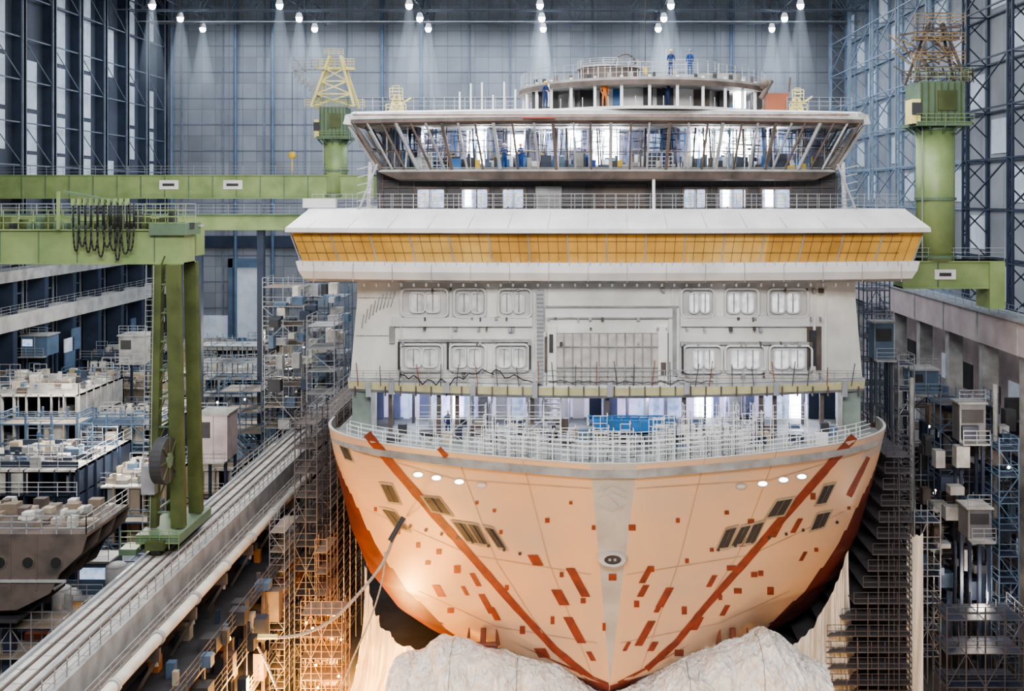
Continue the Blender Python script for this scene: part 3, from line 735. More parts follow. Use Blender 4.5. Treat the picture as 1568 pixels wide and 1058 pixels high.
def aframe(x, y, z, w, hgt, mm, r=.15):
    s = MB()
    for dx in (-.5, .5):
        for dy in (-.6, .6): s.bar((x+dx*w, y+dy*w*.5, z), (x+dx*w*.25, y+dy*w*.1, z+hgt), r, mm)
    for k in range(1, 4):
        f = k/4; ww = w*(.5-.375*f); f2 = (k-1)/4; w2 = w*(.5-.375*f2)
        s.bar((x-ww, y-.3*w*(1-f), z+hgt*f), (x+ww, y-.3*w*(1-f), z+hgt*f), r*.6, mm)
        s.bar((x-w2, y-.3*w*(1-f2), z+hgt*f2), (x+ww, y-.3*w*(1-f), z+hgt*f), r*.55, mm); s.bar((x+w2, y-.3*w*(1-f2), z+hgt*f2), (x-ww, y-.3*w*(1-f), z+hgt*f), r*.55, mm)
    s.box(x-w*.45, x+w*.45, y-.4, y+.4, z+hgt*.72, z+hgt*.78, mm)
    s.rail([(x-w*.45, y-.5, z+hgt*.78), (x+w*.45, y-.5, z+hgt*.78)], mm, h=1.0, sp=.7, r=.05)
    s.rail([(x-w*.25, y-.5, z+hgt), (x+w*.2, y-.5, z+hgt)], mm, h=.8, sp=.6, r=.04)
    s.rail([(x-w*.7, y-.6, z), (x+w*.7, y-.6, z)], mm, h=1.0, sp=.7, r=.05)
    return s

# =================================================================== SLEWING TOWER CRANES
def tower_crane(xc, yc, zb, zp, rp, zcab, wcab, beamx, beamz, latmat, jib, mw=1.9, mr_=.15):
    e = empty('slewing_gantry_crane'); s = MB()
    s.bar((xc, yc, zb), (xc, yc, zp), rp, GREEN, 28, smooth=True)
    for z in (zb+.2, zb+(zp-zb)*.45, zp-.3): s.bar((xc, yc, z), (xc, yc, z+.25), rp*1.08, GREENB, 28)
    for i in range(12):
        a = 2*math.pi*i/12; s.bar((xc+rp*1.1*math.cos(a), yc+rp*1.1*math.sin(a), zp-.6), (xc+rp*1.5*math.cos(a), yc+rp*1.5*math.sin(a), zp), .08, GREENB)
    s.rail([(xc-rp*1.5, yc-rp*1.5, zp), (xc+rp*1.5, yc-rp*1.5, zp)], GREEN, h=1, sp=.8)
    s.bar((xc-rp*.9, yc-rp*.6, zb), (xc-rp*.9, yc-rp*.6, zp), .06, GALV)
    s.build('slewing_column', e); s = MB()
    w = wcab
    s.box(xc-w, xc+w, yc-w, yc+w, zp, zp+.35, GREENB); s.box(xc-w*.85, xc+w*.8, yc-w*.8, yc+w*.8, zp+.35, zcab, GREENB)
    for i in range(7): s.box(xc-w*.8+i*w*.24, xc-w*.76+i*w*.24, yc-w*.84, yc-w*.8, zp+.4, zcab-.1, GREEND)
    s.box(xc-w*.2, xc+w*.5, yc-w*.86, yc-w*.8, zp+(zcab-zp)*.35, zp+(zcab-zp)*.8, GREEND)
    s.box(xc-w*1.15, xc-w*.85, yc-w*.9, yc-w*.1, zp+.2, zp+(zcab-zp)*.6, CRY); s.box(xc-w*1.17, xc-w*.83, yc-w*.95, yc-w*.88, zp+(zcab-zp)*.25, zp+(zcab-zp)*.52, DARK)
    s.rail([(xc-w*1.1, yc-w, zcab), (xc+w, yc-w, zcab), (xc+w, yc+w, zcab)], GREEN, h=1.1, sp=.9)
    s.build('machine_house', e)
    s = aframe(xc, yc, zcab, w*mw, jib, latmat, mr_); s.build('lattice_mast', e); s = MB()
    x0, x1 = beamx; z0, z1 = beamz
    s.box(x0, x1, yc-1.2, yc+1.2, z0, z1, GREEN); s.box(x0, x1, yc-1.35, yc+1.35, z1-.12, z1, GREEN); s.box(x0, x1, yc-1.35, yc+1.35, z0, z0+.12, GREEN)
    n = int((x1-x0)/3)
    for i in range(1, n): s.box(x0+i*3-.05, x0+i*3+.05, yc-1.28, yc-1.2, z0, z1, GREENB)
    s.rail([(x0, yc-1.3, z1), (x1, yc-1.3, z1)], GALV, h=1.1, sp=2, r=.025)
    return e, s
yc = 130; e, s = tower_crane(WX(514,yc), yc, WZ(303,yc), WZ(214,yc), 1.5, WZ(165,yc), 2.0, (XL, WX(575,yc)), (WZ(304,yc), WZ(268,yc)), CRY, 6.6, 2.7, .22)
for u in (265, 362): s.box(WX(u-15,yc), WX(u+14,yc), yc-1.3, yc-1.22, WZ(290,yc), WZ(276,yc), WHITE); s.box(WX(u-10,yc), WX(u+8,yc), yc-1.33, yc-1.3, WZ(285,yc), WZ(281,yc), DARK)
s.build('bridge_girder', e); s = MB()
for dz in (0, 1.3): s.bar((WX(500,yc), yc-.6, WZ(160,yc)+dz), (WX(450,yc), yc-.6, WZ(118,yc)+dz+1.2), .1, GREYP)
for i in range(8):
    a = Vector((WX(500-i*6,yc), yc-.6, WZ(160-i*5,yc))); s.bar(a, a+Vector((-.5,0,1.5)), .06, GREYP); s.bar(a+Vector((0,0,1.3)), a+Vector((-.5,0,.4)), .06, GREYP)
s.rail([(WX(450,yc), yc-1, WZ(108,yc)), (WX(490,yc), yc-1, WZ(108,yc))], GREYP, h=1.2, sp=.8, r=.05)
s.bar((WX(450,yc), yc-1, WZ(108,yc)), (WX(500,yc), yc-1, WZ(108,yc)), .15, GREYP)
s.bar((WX(452,yc), yc-1.4, WZ(240,yc)), (WX(452,yc), yc-1.4, WZ(112,yc)), .035, BLACK); s.sphere((WX(452,yc), yc-1.4, WZ(238,yc)), .5, YELS, sc=(1,.5,.9)); s.bar((WX(452,yc), yc-1.4, WZ(262,yc)), (WX(452,yc), yc-1.4, WZ(240,yc)), .08, YELS)
s.build('jib_and_hook', e)
yc = 88; e, s = tower_crane(WX(1432,yc), yc, WZ(398,yc), WZ(195,yc), 1.6, WZ(128,yc), 2.3, (WX(1375,yc), WX(1528,yc)), (WZ(440,yc), WZ(398,yc)), BROWN, 5.2)
s.box(WX(1423,yc), WX(1455,yc), yc-1.3, yc-1.22, WZ(426,yc), WZ(411,yc), WHITE); s.box(WX(1430,yc), WX(1448,yc), yc-1.33, yc-1.3, WZ(421,yc), WZ(416,yc), DARK)
s.box(WX(1505,yc), WX(1528,yc), yc-1.5, yc+1.5, WZ(470,yc), WZ(400,yc), GREEN)
s.build('bridge_girder', e); s = MB()
OCH = mat('ochre_rail', (.28,.19,.09), .7)
for i in range(40):
    a = Vector((WX(1432,yc)+R.uniform(-2.6,2.0), yc+R.uniform(-1,1), WZ(128,yc)+R.uniform(0,4.5))); s.bar(a, a+Vector((R.uniform(-1.5,1.5), 0, R.uniform(-1.5,1.8))), .07, R.choice([BROWN, OCH]))
for z in (1.6, 3.2, 4.8): s.rail([(WX(1390,yc), yc-1.8, WZ(128,yc)+z), (WX(1465,yc), yc-1.8, WZ(128,yc)+z)], OCH, h=.9, sp=.9, r=.045)
s.bar((WX(1375,yc), yc-.5, WZ(55,yc)), (WX(1470,yc), yc-.5, WZ(40,yc)), .12, BROWN)
s.build('mast_gallery', e)
for u, v, y, sc in ((608, 168, 100, 1.0), (1220, 168, 92, .8)):
    s = aframe(WX(u,y), y, WZ(v,y)-.5, 1.4*sc, 2.0*sc, CRY); x = WX(u,y)
    s.box(x-.9, x+.9, y-.5, y+.5, WZ(v,y)-4.5, WZ(v,y)-.5, GREENB); s.bar((x+.2, y, WZ(v,y)+.4), (x+1.4, y, WZ(v,y)+1.2), .12, CRY)
    s.build('deck_davit')

# --------- semi-gantry crane (front left)
e = empty('semi_gantry_crane'); yc = 70
s = MB(); z0, z1 = WZ(403,yc), WZ(350,yc); x1 = WX(290,yc)
s.box(-62, x1, yc-1.0, yc+1.0, z0, z1, GREEN); s.box(-62, x1, yc-1.2, yc+1.2, z1-.1, z1, GREEN); s.box(-62, x1, yc-1.2, yc+1.2, z0, z0+.1, GREEN)
for i in range(10): s.box(x1-2-i*2.6, x1-1.95-i*2.6, yc-1.06, yc-1, z0, z1, GREENB)
s.box(-62, x1-.8, yc+3.5, yc+5.2, z0+.3, z1, GREEN)
s.rail([(-62, yc-1.2, z1), (x1, yc-1.2, z1)], GREEN, h=1.3, sp=1.0, r=.035, n=3); s.rail([(-62, yc+1.2, z1+.4), (x1, yc+1.2, z1+.4)], GALV, h=1.3, sp=1.2, r=.03)
s.box(-62, x1+.3, yc+1.2, yc+2, z1+.1, z1+.2, GALV)
for i in range(22): s.box(-41.5+i*.6, -41.2+i*.6, yc-.5, yc+.3, z1, z1+R.uniform(.3,1.3), R.choice([GREENB, DARK, GREEND]))
s.box(x1-2.2, x1+.2, yc-1.4, yc+1.6, z1-.4, z1+.4, GREENB); s.rail([(x1-2.4, yc-1.5, z1+.4), (x1+.3, yc-1.5, z1+.4)], GREEN, h=1.3, sp=.6)
s.build('main_girder', e)
s = MB()
fx0 = WX(112, yc-1.6)
s.bar((fx0-.6, yc-1.6, WZ(300,yc)+.3), (WX(215,yc), yc-1.6, WZ(312,yc)), .09, GREENB)
for i in range(10):
    a = fx0+i*.4; d = R.uniform(2.8, 3.9); w = R.uniform(.35, .6)
    s.path([Vector((a+w*.5*(1-math.cos(math.pi*t/12)), yc-1.6-.05*(i%2), WZ(310,yc)-d*max(0, math.sin(math.pi*t/12))**.5)) for t in range(13)], .055, BLACK)
    s.box(a-.1, a+.1, yc-1.75, yc-1.45, WZ(314,yc), WZ(304,yc), GREEN)
s.bar((WX(107,yc), yc-1.6, z1), (WX(107,yc), yc-1.6, WZ(293,yc)), .12, GREEN)
s.build('festoon_cables', e)
s = MB()
zt = z0; zbs = 16.9
for dy in (-1.6, 1.6):
    for q, (xa, xb, xc_, xd) in enumerate(((WX(250,yc), WX(264,yc), WX(243,yc), WX(256,yc)), (WX(270,yc), WX(289,yc), WX(278,yc), WX(297,yc)))):
        y = yc+dy
        s.prism([(xa,y-.3,zt),(xb,y-.3,zt),(xd,y-.3,zbs+1),(xc_,y-.3,zbs+1)][::-1], [(xa,y+.3,zt),(xb,y+.3,zt),(xd,y+.3,zbs+1),(xc_,y+.3,zbs+1)][::-1], GREEND)
for k in range(9):
    z = zbs+2+k*1.9; s.bar((WX(250,yc), yc-1.7, z), (WX(285,yc), yc-1.7, z), .08, GREENB); s.bar((WX(252,yc), yc-1.6, z), (WX(252,yc), yc+1.6, z), .1, GREENB)
    s.bar((WX(250,yc), yc-1.75, z), (WX(268,yc), yc-1.75, z+1.9), .06, GREEND)
for dx in (-.25, .25): s.bar((WX(242,yc)+dx, yc-2, zbs), (WX(248,yc)+dx, yc-2, zt), .035, GALV)
for k in range(50): z = zbs+k*.36; s.bar((WX(242,yc)-.25+.005*k, yc-2, z), (WX(242,yc)+.25+.005*k, yc-2, z), .022, GALV)
s.bar((WX(268,yc), yc-2.9, WZ(688,yc)), (WX(284,yc), yc-2.9, WZ(688,yc)), 1.5, DARK, 28); s.bar((WX(266,yc), yc-2.9, WZ(688,yc)), (WX(286,yc), yc-2.9, WZ(688,yc)), .5, GREENB, 20)
for k in range(8): a = k*math.pi/4; s.bar((WX(285,yc), yc-2.9, WZ(688,yc)), (WX(285,yc), yc-2.9+1.45*math.cos(a), WZ(688,yc)+1.45*math.sin(a)), .05, GREEND)
s.box(WX(238,yc), WX(258,yc), yc-2.4, yc-1.8, WZ(742,yc), WZ(700,yc), GALV)
s.box(WX(236,yc), WX(300,yc), yc-3.0, yc+3.0, zbs+.3, zbs+.9, GREENB)
for dy in (-2.8, -1.5, 1.5, 2.8):
    s.bar((-30.2, yc+dy, 16.9), (-29.6, yc+dy, 16.9), .45, DARK, 16); s.box(-30.5, -29.3, yc+dy-.6, yc+dy+.6, 16.9, 17.5, GREEND)
s.rail([(WX(215,yc), yc-3.1, zbs), (WX(300,yc), yc-3.1, zbs)], GREEN, h=1.2, sp=.6); s.box(WX(215,yc), WX(240,yc), yc-3.4, yc-2, zbs-.3, zbs+.1, GREENB)
s.build('support_leg', e)
s = MB(); yc = 112
s.box(XL+2, WX(470,yc), yc-.8, yc+.8, WZ(352,yc), WZ(328,yc), GREEN); s.box(XL+2, WX(470,yc), yc-1, yc+1, WZ(328,yc)-.1, WZ(328,yc)+.05, GREENB)
s.rail([(XL+2, yc-1, WZ(328,yc)), (WX(470,yc), yc-1, WZ(328,yc))], GALV, h=1.1, sp=1.6, r=.025)
for u in (305, 400): s.bar((WX(u,yc), yc, 0), (WX(u,yc), yc, WZ(352,yc)), .5, BLUED, 4)
s.build('service_girder')

# =================================================================== CRANE RAIL VIADUCT (left)
s = MB()
s.box(-30.6, -27.6, 38, 128, 15.7, 16.4, CONC)
for x in (-30.0, -29.2, -28.5): s.box(x-.06, x+.06, 38, 128, 16.4, 16.52, BROWN)
s.box(-29.0, -28.7, 38, 128, 16.4, 16.43, GREYP)
for i in range(60): s.box(-30.5, -27.7, 39+i*1.5, 39.06+i*1.5, 16.4, 16.42, GREYP)
s.box(-30.7, -30.5, 38, 128, 16.3, 16.6, GALV)
s.box(-27.6, -27.3, 38, 128, 15.0, 16.5, GREYP)
s.rail([(-27.45, 38, 16.5), (-27.45, 128, 16.5)], GREYP, h=1.1, sp=1.2, r=.035); s.rail([(-30.6, 84, 16.4), (-30.6, 128, 16.4)], GALV, h=1.1, sp=1.5)
s.box(-27.3, -26.3, 38, 128, 14.9, 15.1, BROWN); s.rail([(-26.4, 38, 15.0), (-26.4, 128, 15.0)], GREYP, h=1.0, sp=1.2, r=.03)
s.box(-30.4, -28.2, 38, 128, 13.6, 15.7, BROWN)
for i in range(16):
    y = 40+i*5.6; s.box(-30.6, -28.0, y-.5, y+.5, 0, 13.6, BROWN); s.box(-28.2, -25.6, y-.12, y+.12, 14.2, 14.9, BROWN); s.bar((-25.8, y, 14.3), (-28.3, y, 10), .12, BROWN)
s.build('crane_runway_viaduct')
s = MB()
s.bar((-25.8, 38, 15.4), (-25.8, 92, 15.4), .33, mat('pale_pipe', (.54, .50, .43), .5, dirt=(.36, .33, .29)), 16, smooth=True)
for i in range(10): s.bar((-25.8, 40+i*5.6, 15.4), (-25.8, 40.3+i*5.6, 15.4), .41, GREYP, 16)
for i in range(10): s.bar((-25.8, 40+i*5.6, 13.9), (-25.8, 40+i*5.6, 15.2), .1, GREYP)
s.build('supply_pipe')
s = MB()
for i in range(340):
    y = R.uniform(46, 96); z = R.choice([0, 3, 6, 9.2, 9.2, 12]); x = R.uniform(-28, -24.7); w = R.uniform(.2, 1.1); hh = R.uniform(.4, 2.2)
    s.box(x, x+w, y, y+w, z, z+(hh if z < 12 else min(hh, .9)), R.choice([BROWN, BLUED, GREYP, ORG, DARK, BEIGE, BLUE, RUST, BROWN, DARK, BROWN, DARK]))
for z in (3, 6, 9.2, 12):
    s.box(-28, -24.6, 44, 98, z-.15, z, DARK); s.rail([(-24.6, 44, z), (-24.6, 98, z)], BROWN, h=1.1, sp=2)
for i in range(14):
    y = 45+i*4; s.bar((-24.7, y, 0), (-24.7, y, 12), .14, BROWN)
for i in range(26): y = R.uniform(48, 96); s.sphere((-25+R.uniform(-2, .2), y, R.choice([2.6, 5.6, 8.8, 11.5])), .16, LITO, 8, 6)
s.build('equipment_gallery')

# =================================================================== SCAFFOLDING AROUND HULL
s = MB()
scaffold(s, -23.9, -22.2, 78.5, 82, 0, 22.5, SCAFD, .8, 1.6, 1.9, .055, pm=BROWN, diag=.8)
scaffold(s, -23.9, -22.2, 83, 98, 0, 22, SCAF, 1.6, 2.4, 1.9, .05, pm=BROWN)
scaffold(s, -25.1, -24.0, 76, 80, 2, 15, SCAF, 1.0, 1.2, 1.5, .035, diag=.9)
scaffold(s, -22.4, -19.4, 74.5, 77.0, 0, 9.5, SCAFO, .85, 1.3, 1.6, .035, diag=.9)
scaffold(s, -22.1, -21.2, 77.5, 81.0, 0, 13, SCAFO, .8, 1.3, 1.6, .035, diag=.9)
for i in range(16): s.sphere((R.uniform(-22.3, -19.2), R.uniform(74.4, 77), R.uniform(.5, 9)), .10, LITO, 6, 4)
s.build('hull_scaffolding')
s = MB()
for k in range(16):
    z = 1.2+k*1.25; xo = interp(TB, max(z, 2.6))+.35
    for y0, y1 in ((78.5, 88), (88.5, 98), (98.5, 110)):
        s.box(min(xo, 22.4), 23.4, y0, y1, z, z+.08, SCAFD)
    s.rail([(23.4, 78.5, z), (23.4, 110, z)], SCAFD, h=.9, sp=2, r=.04, n=2); s.rail([(min(xo, 22.4), 78.5, z), (23.4, 78.5, z)], SCAFD, h=.9, sp=1, r=.03, n=2)
for y in range(79, 111, 3):
    s.bar((23.4, y, 0), (23.4, y, 22), .05, SCAF if y > 85 else SCAFD); s.bar((22.2, y, 0), (22.2, y, 22), .05, SCAFD)
    for k in range(9): s.bar((23.4, y, k*2.4), (23.4, y+3, k*2.4+2.4), .035, SCAFD)
for i in range(6): s.bar((18.4+i*.8, 78.4, 0), (18.4+i*.8, 78.4, min(21, 3+i*3.2)), .045, SCAFD)
s.build('hull_scaffolding')

e = empty('scaffold_tower_group'); s = MB()
for (u0, u1, y, vt, mm) in ((402,465,108,440,SCAF),(465,528,112,455,BLUE),(405,462,103,560,SCAF),(470,512,97,500,SCAF),(300,395,122,530,BLUE),(335,400,107,600,BLUE),(500,530,100,560,SCAFD)):
    scaffold(s, WX(u0,y), WX(u1,y), y, y+4, 2, WZ(vt,y), mm, 1.8, 2, 2.1, .06, pm=R.choice([GREYP, BLUED, PLANK]))
for i in range(170):
    y = R.uniform(100, 115); u = R.uniform(402, 522); z = 4+2.1*R.randint(0, 12)
    s.box(WX(u,y), WX(u,y)+R.uniform(.3,1.4), y, y+1, z, z+R.uniform(.3, 1.5), R.choice([BLUE, GREYP, GALV, BLUE, BRIGHTDECK, GREYP, BLUED, DARK]))
s.build('scaffold_frames', e)

# =================================================================== SHIP SECTIONS / WORKSHOP left
def block(name, x0, x1, y0, y1, z0, z1, decks, body, topm, junk=14, legs=True):
    x0 = max(x0, XL+5); s = MB(); n = decks
    s.box(x0, x1, y0, y1, z1-.15, z1, topm)
    for k in range(n):
        z = z0+(z1-z0)*k/n; s.box(x0, x1, y0, y1, z, z+.12, body); H = (z1-z0)/n
        for i in range(int((x1-x0)/1.2)+1):
            x = x0+i*1.2; s.box(x, x+.1, y0, y0+.5, z, z+H, body)
        for q in range(3):
            w = (x1-x0)*R.uniform(.1, .3); a = x0+R.random()*(x1-x0-w)
            s.box(a, a+w, y0+.3, y0+.4, z, z+H, R.choice([body, BRIGHTDECK, GREYP, BEIGE]))
        s.rail([(x0, y0-.05, z), (x1, y0-.05, z)], R.choice([GALV, GREYP, WHITE2]), h=1.1, sp=1.3)
        for q in range(5):
            a = R.uniform(x0, x1-1); s.box(a, a+R.uniform(.6, 1.8), y0+1, y0+2.5, z+.1, z+R.uniform(.8, 1.8), R.choice(DULL))
    s.box(x0, x1, y1-.2, y1, z0, z1, body); s.box(x0, x0+.15, y0, y1, z0, z1, body); s.box(x1-.15, x1, y0, y1, z0, z1, body)
    for i in range(int((y1-y0)/1.5)): s.box(x1, x1+.15, y0+i*1.5, y0+i*1.5+.12, z0, z1, body)
    s.rail([(x0, y0, z1), (x1, y0, z1), (x1, y1, z1)], GALV, h=1.1, sp=1.5)
    for i in range(int((y1-y0)/2.4)):
        y = y0+.8+i*2.4; s.box(x0+.3, x1-.3, y, y+.08, z1, z1+.45, body)
    for i in range(junk*2):
        a = R.uniform(x0, x1-1.0); b = R.uniform(y0+.5, y1-1.0); w = R.uniform(.2, 1.1)
        s.box(a, a+w, b, b+w*.7, z1, z1+R.uniform(.2, 1.0), R.choice(DULL+[BRIGHTDECK]))
    for i in range(junk//3):
        a = R.uniform(x0, x1-1); b = R.uniform(y0, y1)
        s.rail([(a, b, z1), (a+R.uniform(1, 3), b, z1)], R.choice([GALV, BLUE, GREYP]), h=R.uniform(1, 2.2), sp=.9, r=.04)
    if legs:
        for x in (x0+.6, (x0+x1)/2, x1-.6):
            for y in (y0+.6, y1-.6): s.box(x-.25, x+.25, y-.25, y+.25, 0, z0, BLUED)
    return s.build(name)
s = MB(); y0 = 62
x1_ = WX(132, y0); zt = WZ(818, y0)
s.box(-52, x1_, y0, y0+6, zt-.2, zt, BROWN)
for i in range(9): s.box(-48+i*1.6, -47.9+i*1.6, y0-.05, y0, zt-3.4, zt, BROWN)
prof = [(-52, zt-.2), (x1_, zt-.2), (x1_-.3, zt-1.2), (x1_-1.6, zt-2.4), (x1_-2.2, zt-3.6), (x1_-4.2, zt-4.6), (-52, zt-5.2)]
for dy in (0, 2, 4, 6): s.prism([(a, y0+dy, b) for a, b in prof], [(a, y0+dy+.15, b) for a, b in prof], BROWN)
for i in range(5):
    cxh = x1_-1.8-i*1.7; s.bar((cxh, y0-.06, zt-1.7), (cxh, y0+.02, zt-1.7), .40, BROWN, 16); s.bar((cxh, y0-.1, zt-1.7), (cxh, y0-.05, zt-1.7), .32, BLACK, 16)
s.box(-52, x1_-4.2, y0, y0+6, zt-5.4, zt-5.2, DARK); s.box(-52, x1_-1.2, y0-.12, y0, zt-2.9, zt-2.75, GREYP)
s.rail([(-52, y0, zt), (x1_, y0, zt), (x1_, y0+6, zt)], GALV, h=1.1, sp=.9, r=.035)
for i in range(50): a = R.uniform(-42, x1_-1); b = y0+R.uniform(.5, 5.3); s.box(a, a+R.uniform(.2, .9), b, b+.6, zt, zt+R.uniform(.1, .7), R.choice([PLANK, GREYP, BROWN, BEIGE, BRIGHTDECK]))
for x in (-46, -41, -38): s.box(x-.3, x+.3, y0+2, y0+2.6, 0, zt-5, BLUED)
scaffold(s, -42.5, x1_-1.4, y0+1.2, y0+3.8, 0, zt-6.2, SCAF, 1.3, 1.3, 1.9, .04, diag=.8)
s.build('hull_section')
ux = WX
block('deck_section', ux(128,84), ux(238,84), 84, 92, WZ(835,84), WZ(745,84), 1, BEIGE, BRIGHTDECK, 30)
block('deck_section', ux(0,80)-3, ux(118,80), 80, 90, WZ(800,80), WZ(720,80), 2, BLUED, BRIGHTDECK, 26)
block('deck_section', ux(0,98)-6, ux(120,98), 98, 108, WZ(690,98), WZ(605,98), 2, GREYP, BRIGHTDECK, 30)
block('deck_section', ux(125,100), ux(245,100), 100, 110, WZ(745,100), WZ(655,100), 2, BLUED, BRIGHTDECK, 34)
block('deck_section', ux(60,120), ux(240,120), 118, 128, WZ(650,120), WZ(590,120), 2, BEIGE, GREYP, 30)
block('deck_section', ux(290,106), ux(380,106), 103, 111, WZ(790,104), WZ(715,104), 2, BEIGE, BRIGHTDECK, 30)
block('deck_section', ux(270,130), ux(400,130), 130, 140, WZ(640,130), WZ(570,130), 2, GREYP, BRIGHTDECK, 26)
block('deck_section', ux(0,140), ux(230,140), 140, 150, WZ(600,140), WZ(550,140), 2, BLUED, BLUED, 20)
block('deck_section', ux(130,150), ux(420,155), 155, 166, WZ(570,155), WZ(535,155), 1, BEIGE, GREYP, 24)
def cabin(name, x0, x1, y0, y1, z0, z1, mm, lit=False):
    s = MB(); s.box(x0, x1, y0, y1, z0, z1, mm); s.box(x0-.15, x1+.15, y0-.15, y1+.15, z1, z1+.15, GREYP)
    n = max(1, int((x1-x0)/1.2)); w = (x1-x0)/n
    for i in range(n):
        s.box(x0+i*w+.06, x0+i*w+.12, y0-.05, y0, z0, z1, GREYP)
        if i % 2 == 0: s.box(x0+i*w+.2, x0+(i+1)*w-.2, y0-.04, y0, z0+(z1-z0)*.5, z0+(z1-z0)*.85, LITB if lit else DARK)
    s.rail([(x0, y0, z1+.15), (x1, y0, z1+.15)], GALV, h=1.0, sp=.9)
    for x in (x0+.2, x1-.2):
        s.box(x-.12, x+.12, y0, y0+.25, 0, z0, BLUED); s.box(x-.12, x+.12, y1-.25, y1, 0, z0, BLUED)
    s.box(x0, x1, y0-.9, y0, z0-.12, z0, GREYP); s.rail([(x0, y0-.9, z0), (x1, y0-.9, z0)], GALV, h=1.1, sp=.9)
    return s.build(name)
cabin('site_cabin', ux(302,96), ux(348,96), 96, 99, WZ(705,96), WZ(636,96), PINKW)
cabin('site_cabin', ux(118,72), ux(166,72), 72, 74, WZ(912,72), WZ(862,72), BLUE, True)
cabin('site_cabin', ux(182,113), ux(225,113), 113, 116, WZ(555,113), WZ(515,113), GREYP)
cabin('site_cabin', ux(32,130), ux(72,130), 130, 133, WZ(545,130), WZ(515,130), BLUE, True)
s = MB()
for u, v, r in ((95,930,.8),(112,935,.8),(178,895,.9)):
    y = 72; s.bar((WX(u,y), y, WZ(v+28,y)), (WX(u,y), y, WZ(v-28,y)), r*.8, GREYP, 18, smooth=True); s.sphere((WX(u,y), y, WZ(v-28,y)), r*.8, GREYP, half=True, sc=(1,1,.4))
    s.bar((WX(u,y), y, 0), (WX(u,y), y, WZ(v+28,y)), .2, DARK)
s.build('gas_tanks')
s = MB()
for (u0, u1, y, vt, zb) in ((0,118,92,650,0),(125,240,97,650,0),(0,130,76,860,0),(130,240,75,870,0),(270,330,90,780,0),(0,250,135,575,0),(300,400,114,650,0),(120,200,130,610,0),(140,228,82,800,0)):
    scaffold(s, max(WX(u0,y), XL+5), WX(u1,y), y, y+3, zb, WZ(vt,y), R.choice([BLUE, BLUED, BLUE]), 2.6, 3, 2.6, .11, pm=R.choice([GREYP, BLUED, PLANK]), diag=.4)
for i in range(7):
    y = 101+i*3; u = 300+i*9; z = WZ(650, y); x = WX(u, y)
    s.bar((x, y, z), (x+4, y, z-3.5), .15, BLUEL); s.bar((x, y+1, z), (x+4, y+1, z-3.5), .15, BLUEL); s.bar((x, y, z+1), (x+4, y, z-2.5), .05, GALV)
s.build('steel_staging')
s = MB()
for i in range(700):
    x = R.uniform(XL+6, -33); y = R.uniform(66, 170); w = R.uniform(.3, 2.0)
    s.box(x, x+w, y, y+w*.8, 0, R.uniform(.6, 8.5), R.choice([BROWN, BLUED, GREYP, BEIGE, DARK, BLUE, BROWN, RUST, BLUED, BROWN]))
s.build('stacked_material')
s = MB()
for z, hh in ((23.5, 2.0), (29.5, 1.4), (14, 1.2)):
    s.box(XL+1.6, XL+4.0, 100, YB-1, z, z+hh, CONC if z == 23.5 else GREYP); s.rail([(XL+4.0, 100, z+hh), (XL+4.0, YB-1, z+hh)], GREYP, h=1.1, sp=2)
for i in range(11): y = 103+i*7.6; s.box(XL+1.6, XL+3.8, y-.5, y+.5, 0, 29.5, BLUED)
for i in range(24): y = R.uniform(125, 178); z = R.choice([3, 8, 16.5, 19]); s.box(XL+4.2, XL+4.4, y, y+R.uniform(1.5, 4), z, z+R.uniform(1.5, 3.2), R.choice([SKYW, GREYP, GREYP, BLUE, BEIGE]))
s.build('wall_gallery')
s = MB()
for i in range(60):
    x = R.uniform(XL+8, -33); y = R.uniform(80, 165); z = R.uniform(9, 18); s.sphere((x, y, z), .14, R.choice([LITW, LITW, LITO]), 6, 4)
    s.bar((x, y, z), (x, y, 0), .04, GREYP)
s.build('work_lamps')

# =================================================================== RIGHT SIDE
s = MB()
s.box(35.0, 37.0, 74, 176, 26.5, 29.35, mat('runway_concrete_pink', (.40, .34, .345), .8, scale=.4, dirt=(.29, .25, .255)))
s.box(34.8, 37.2, 74, 176, 29.35, 29.6, GALV); s.rail([(34.9, 74, 29.6), (34.9, 176, 29.6)], BLUEL, h=1.1, sp=2)
for i in range(12): y = 78+i*8.5; s.box(35.4, 36.8, y-.5, y+.5, 0, 26.5, GREYP); s.box(34.9, 35, y-.15, y+.15, 26.5, 29.3, GREYP)
s.box(40.6, 41.2, 74, 176, 0, 26, PINKW)
for i in range(16):
    y = 80+i*6
    for z in (4, 12, 19): s.box(40.5, 40.62, y, y+3, z, z+2.8, SKYW if (i+z) % 3 else DARK)
s.build('crane_runway_beam')
s = MB()
for (u0, u1, y, vt, mm, b) in ((1400,1440,84,800,SCAF,1.1),(1440,1528,88,620,BLUE,2.2),(1450,1568,78,950,SCAFD,1.5),(1376,1400,92,560,SCAF,1.2),(1400,1440,100,590,BLUE,2),(1530,1560,83,690,BLUE,2),(1322,1362,96,445,BLUE,1.5),(1335,1362,104,470,BLUEL,1.5),(1380,1440,92,700,SCAF,1.5)):
    scaffold(s, WX(u0,y), WX(u1,y), y, y+3, 0, WZ(vt,y), mm, b, 2, 2.2, .065, diag=.6, pm=R.choice([PLANK, BROWN, BLUED]))
for i in range(280):
    y = R.uniform(84, 100); u = R.uniform(1405, 1550); z = 2.2*R.randint(0, 9)
    s.box(WX(u,y), WX(u,y)+R.uniform(.3,1.5), y, y+1, z, z+R.uniform(.3, 1.9), R.choice([BLUE, BLUED, BROWN, BLUE, DARK, BROWN, BROWN, GREYP, DARK, BLUED]))
for u, y in ((1396,90), (1524,87), (1372,98)): s.bar((WX(u,y), y, 0), (WX(u,y), y, 24), .2, GREYP, 10)
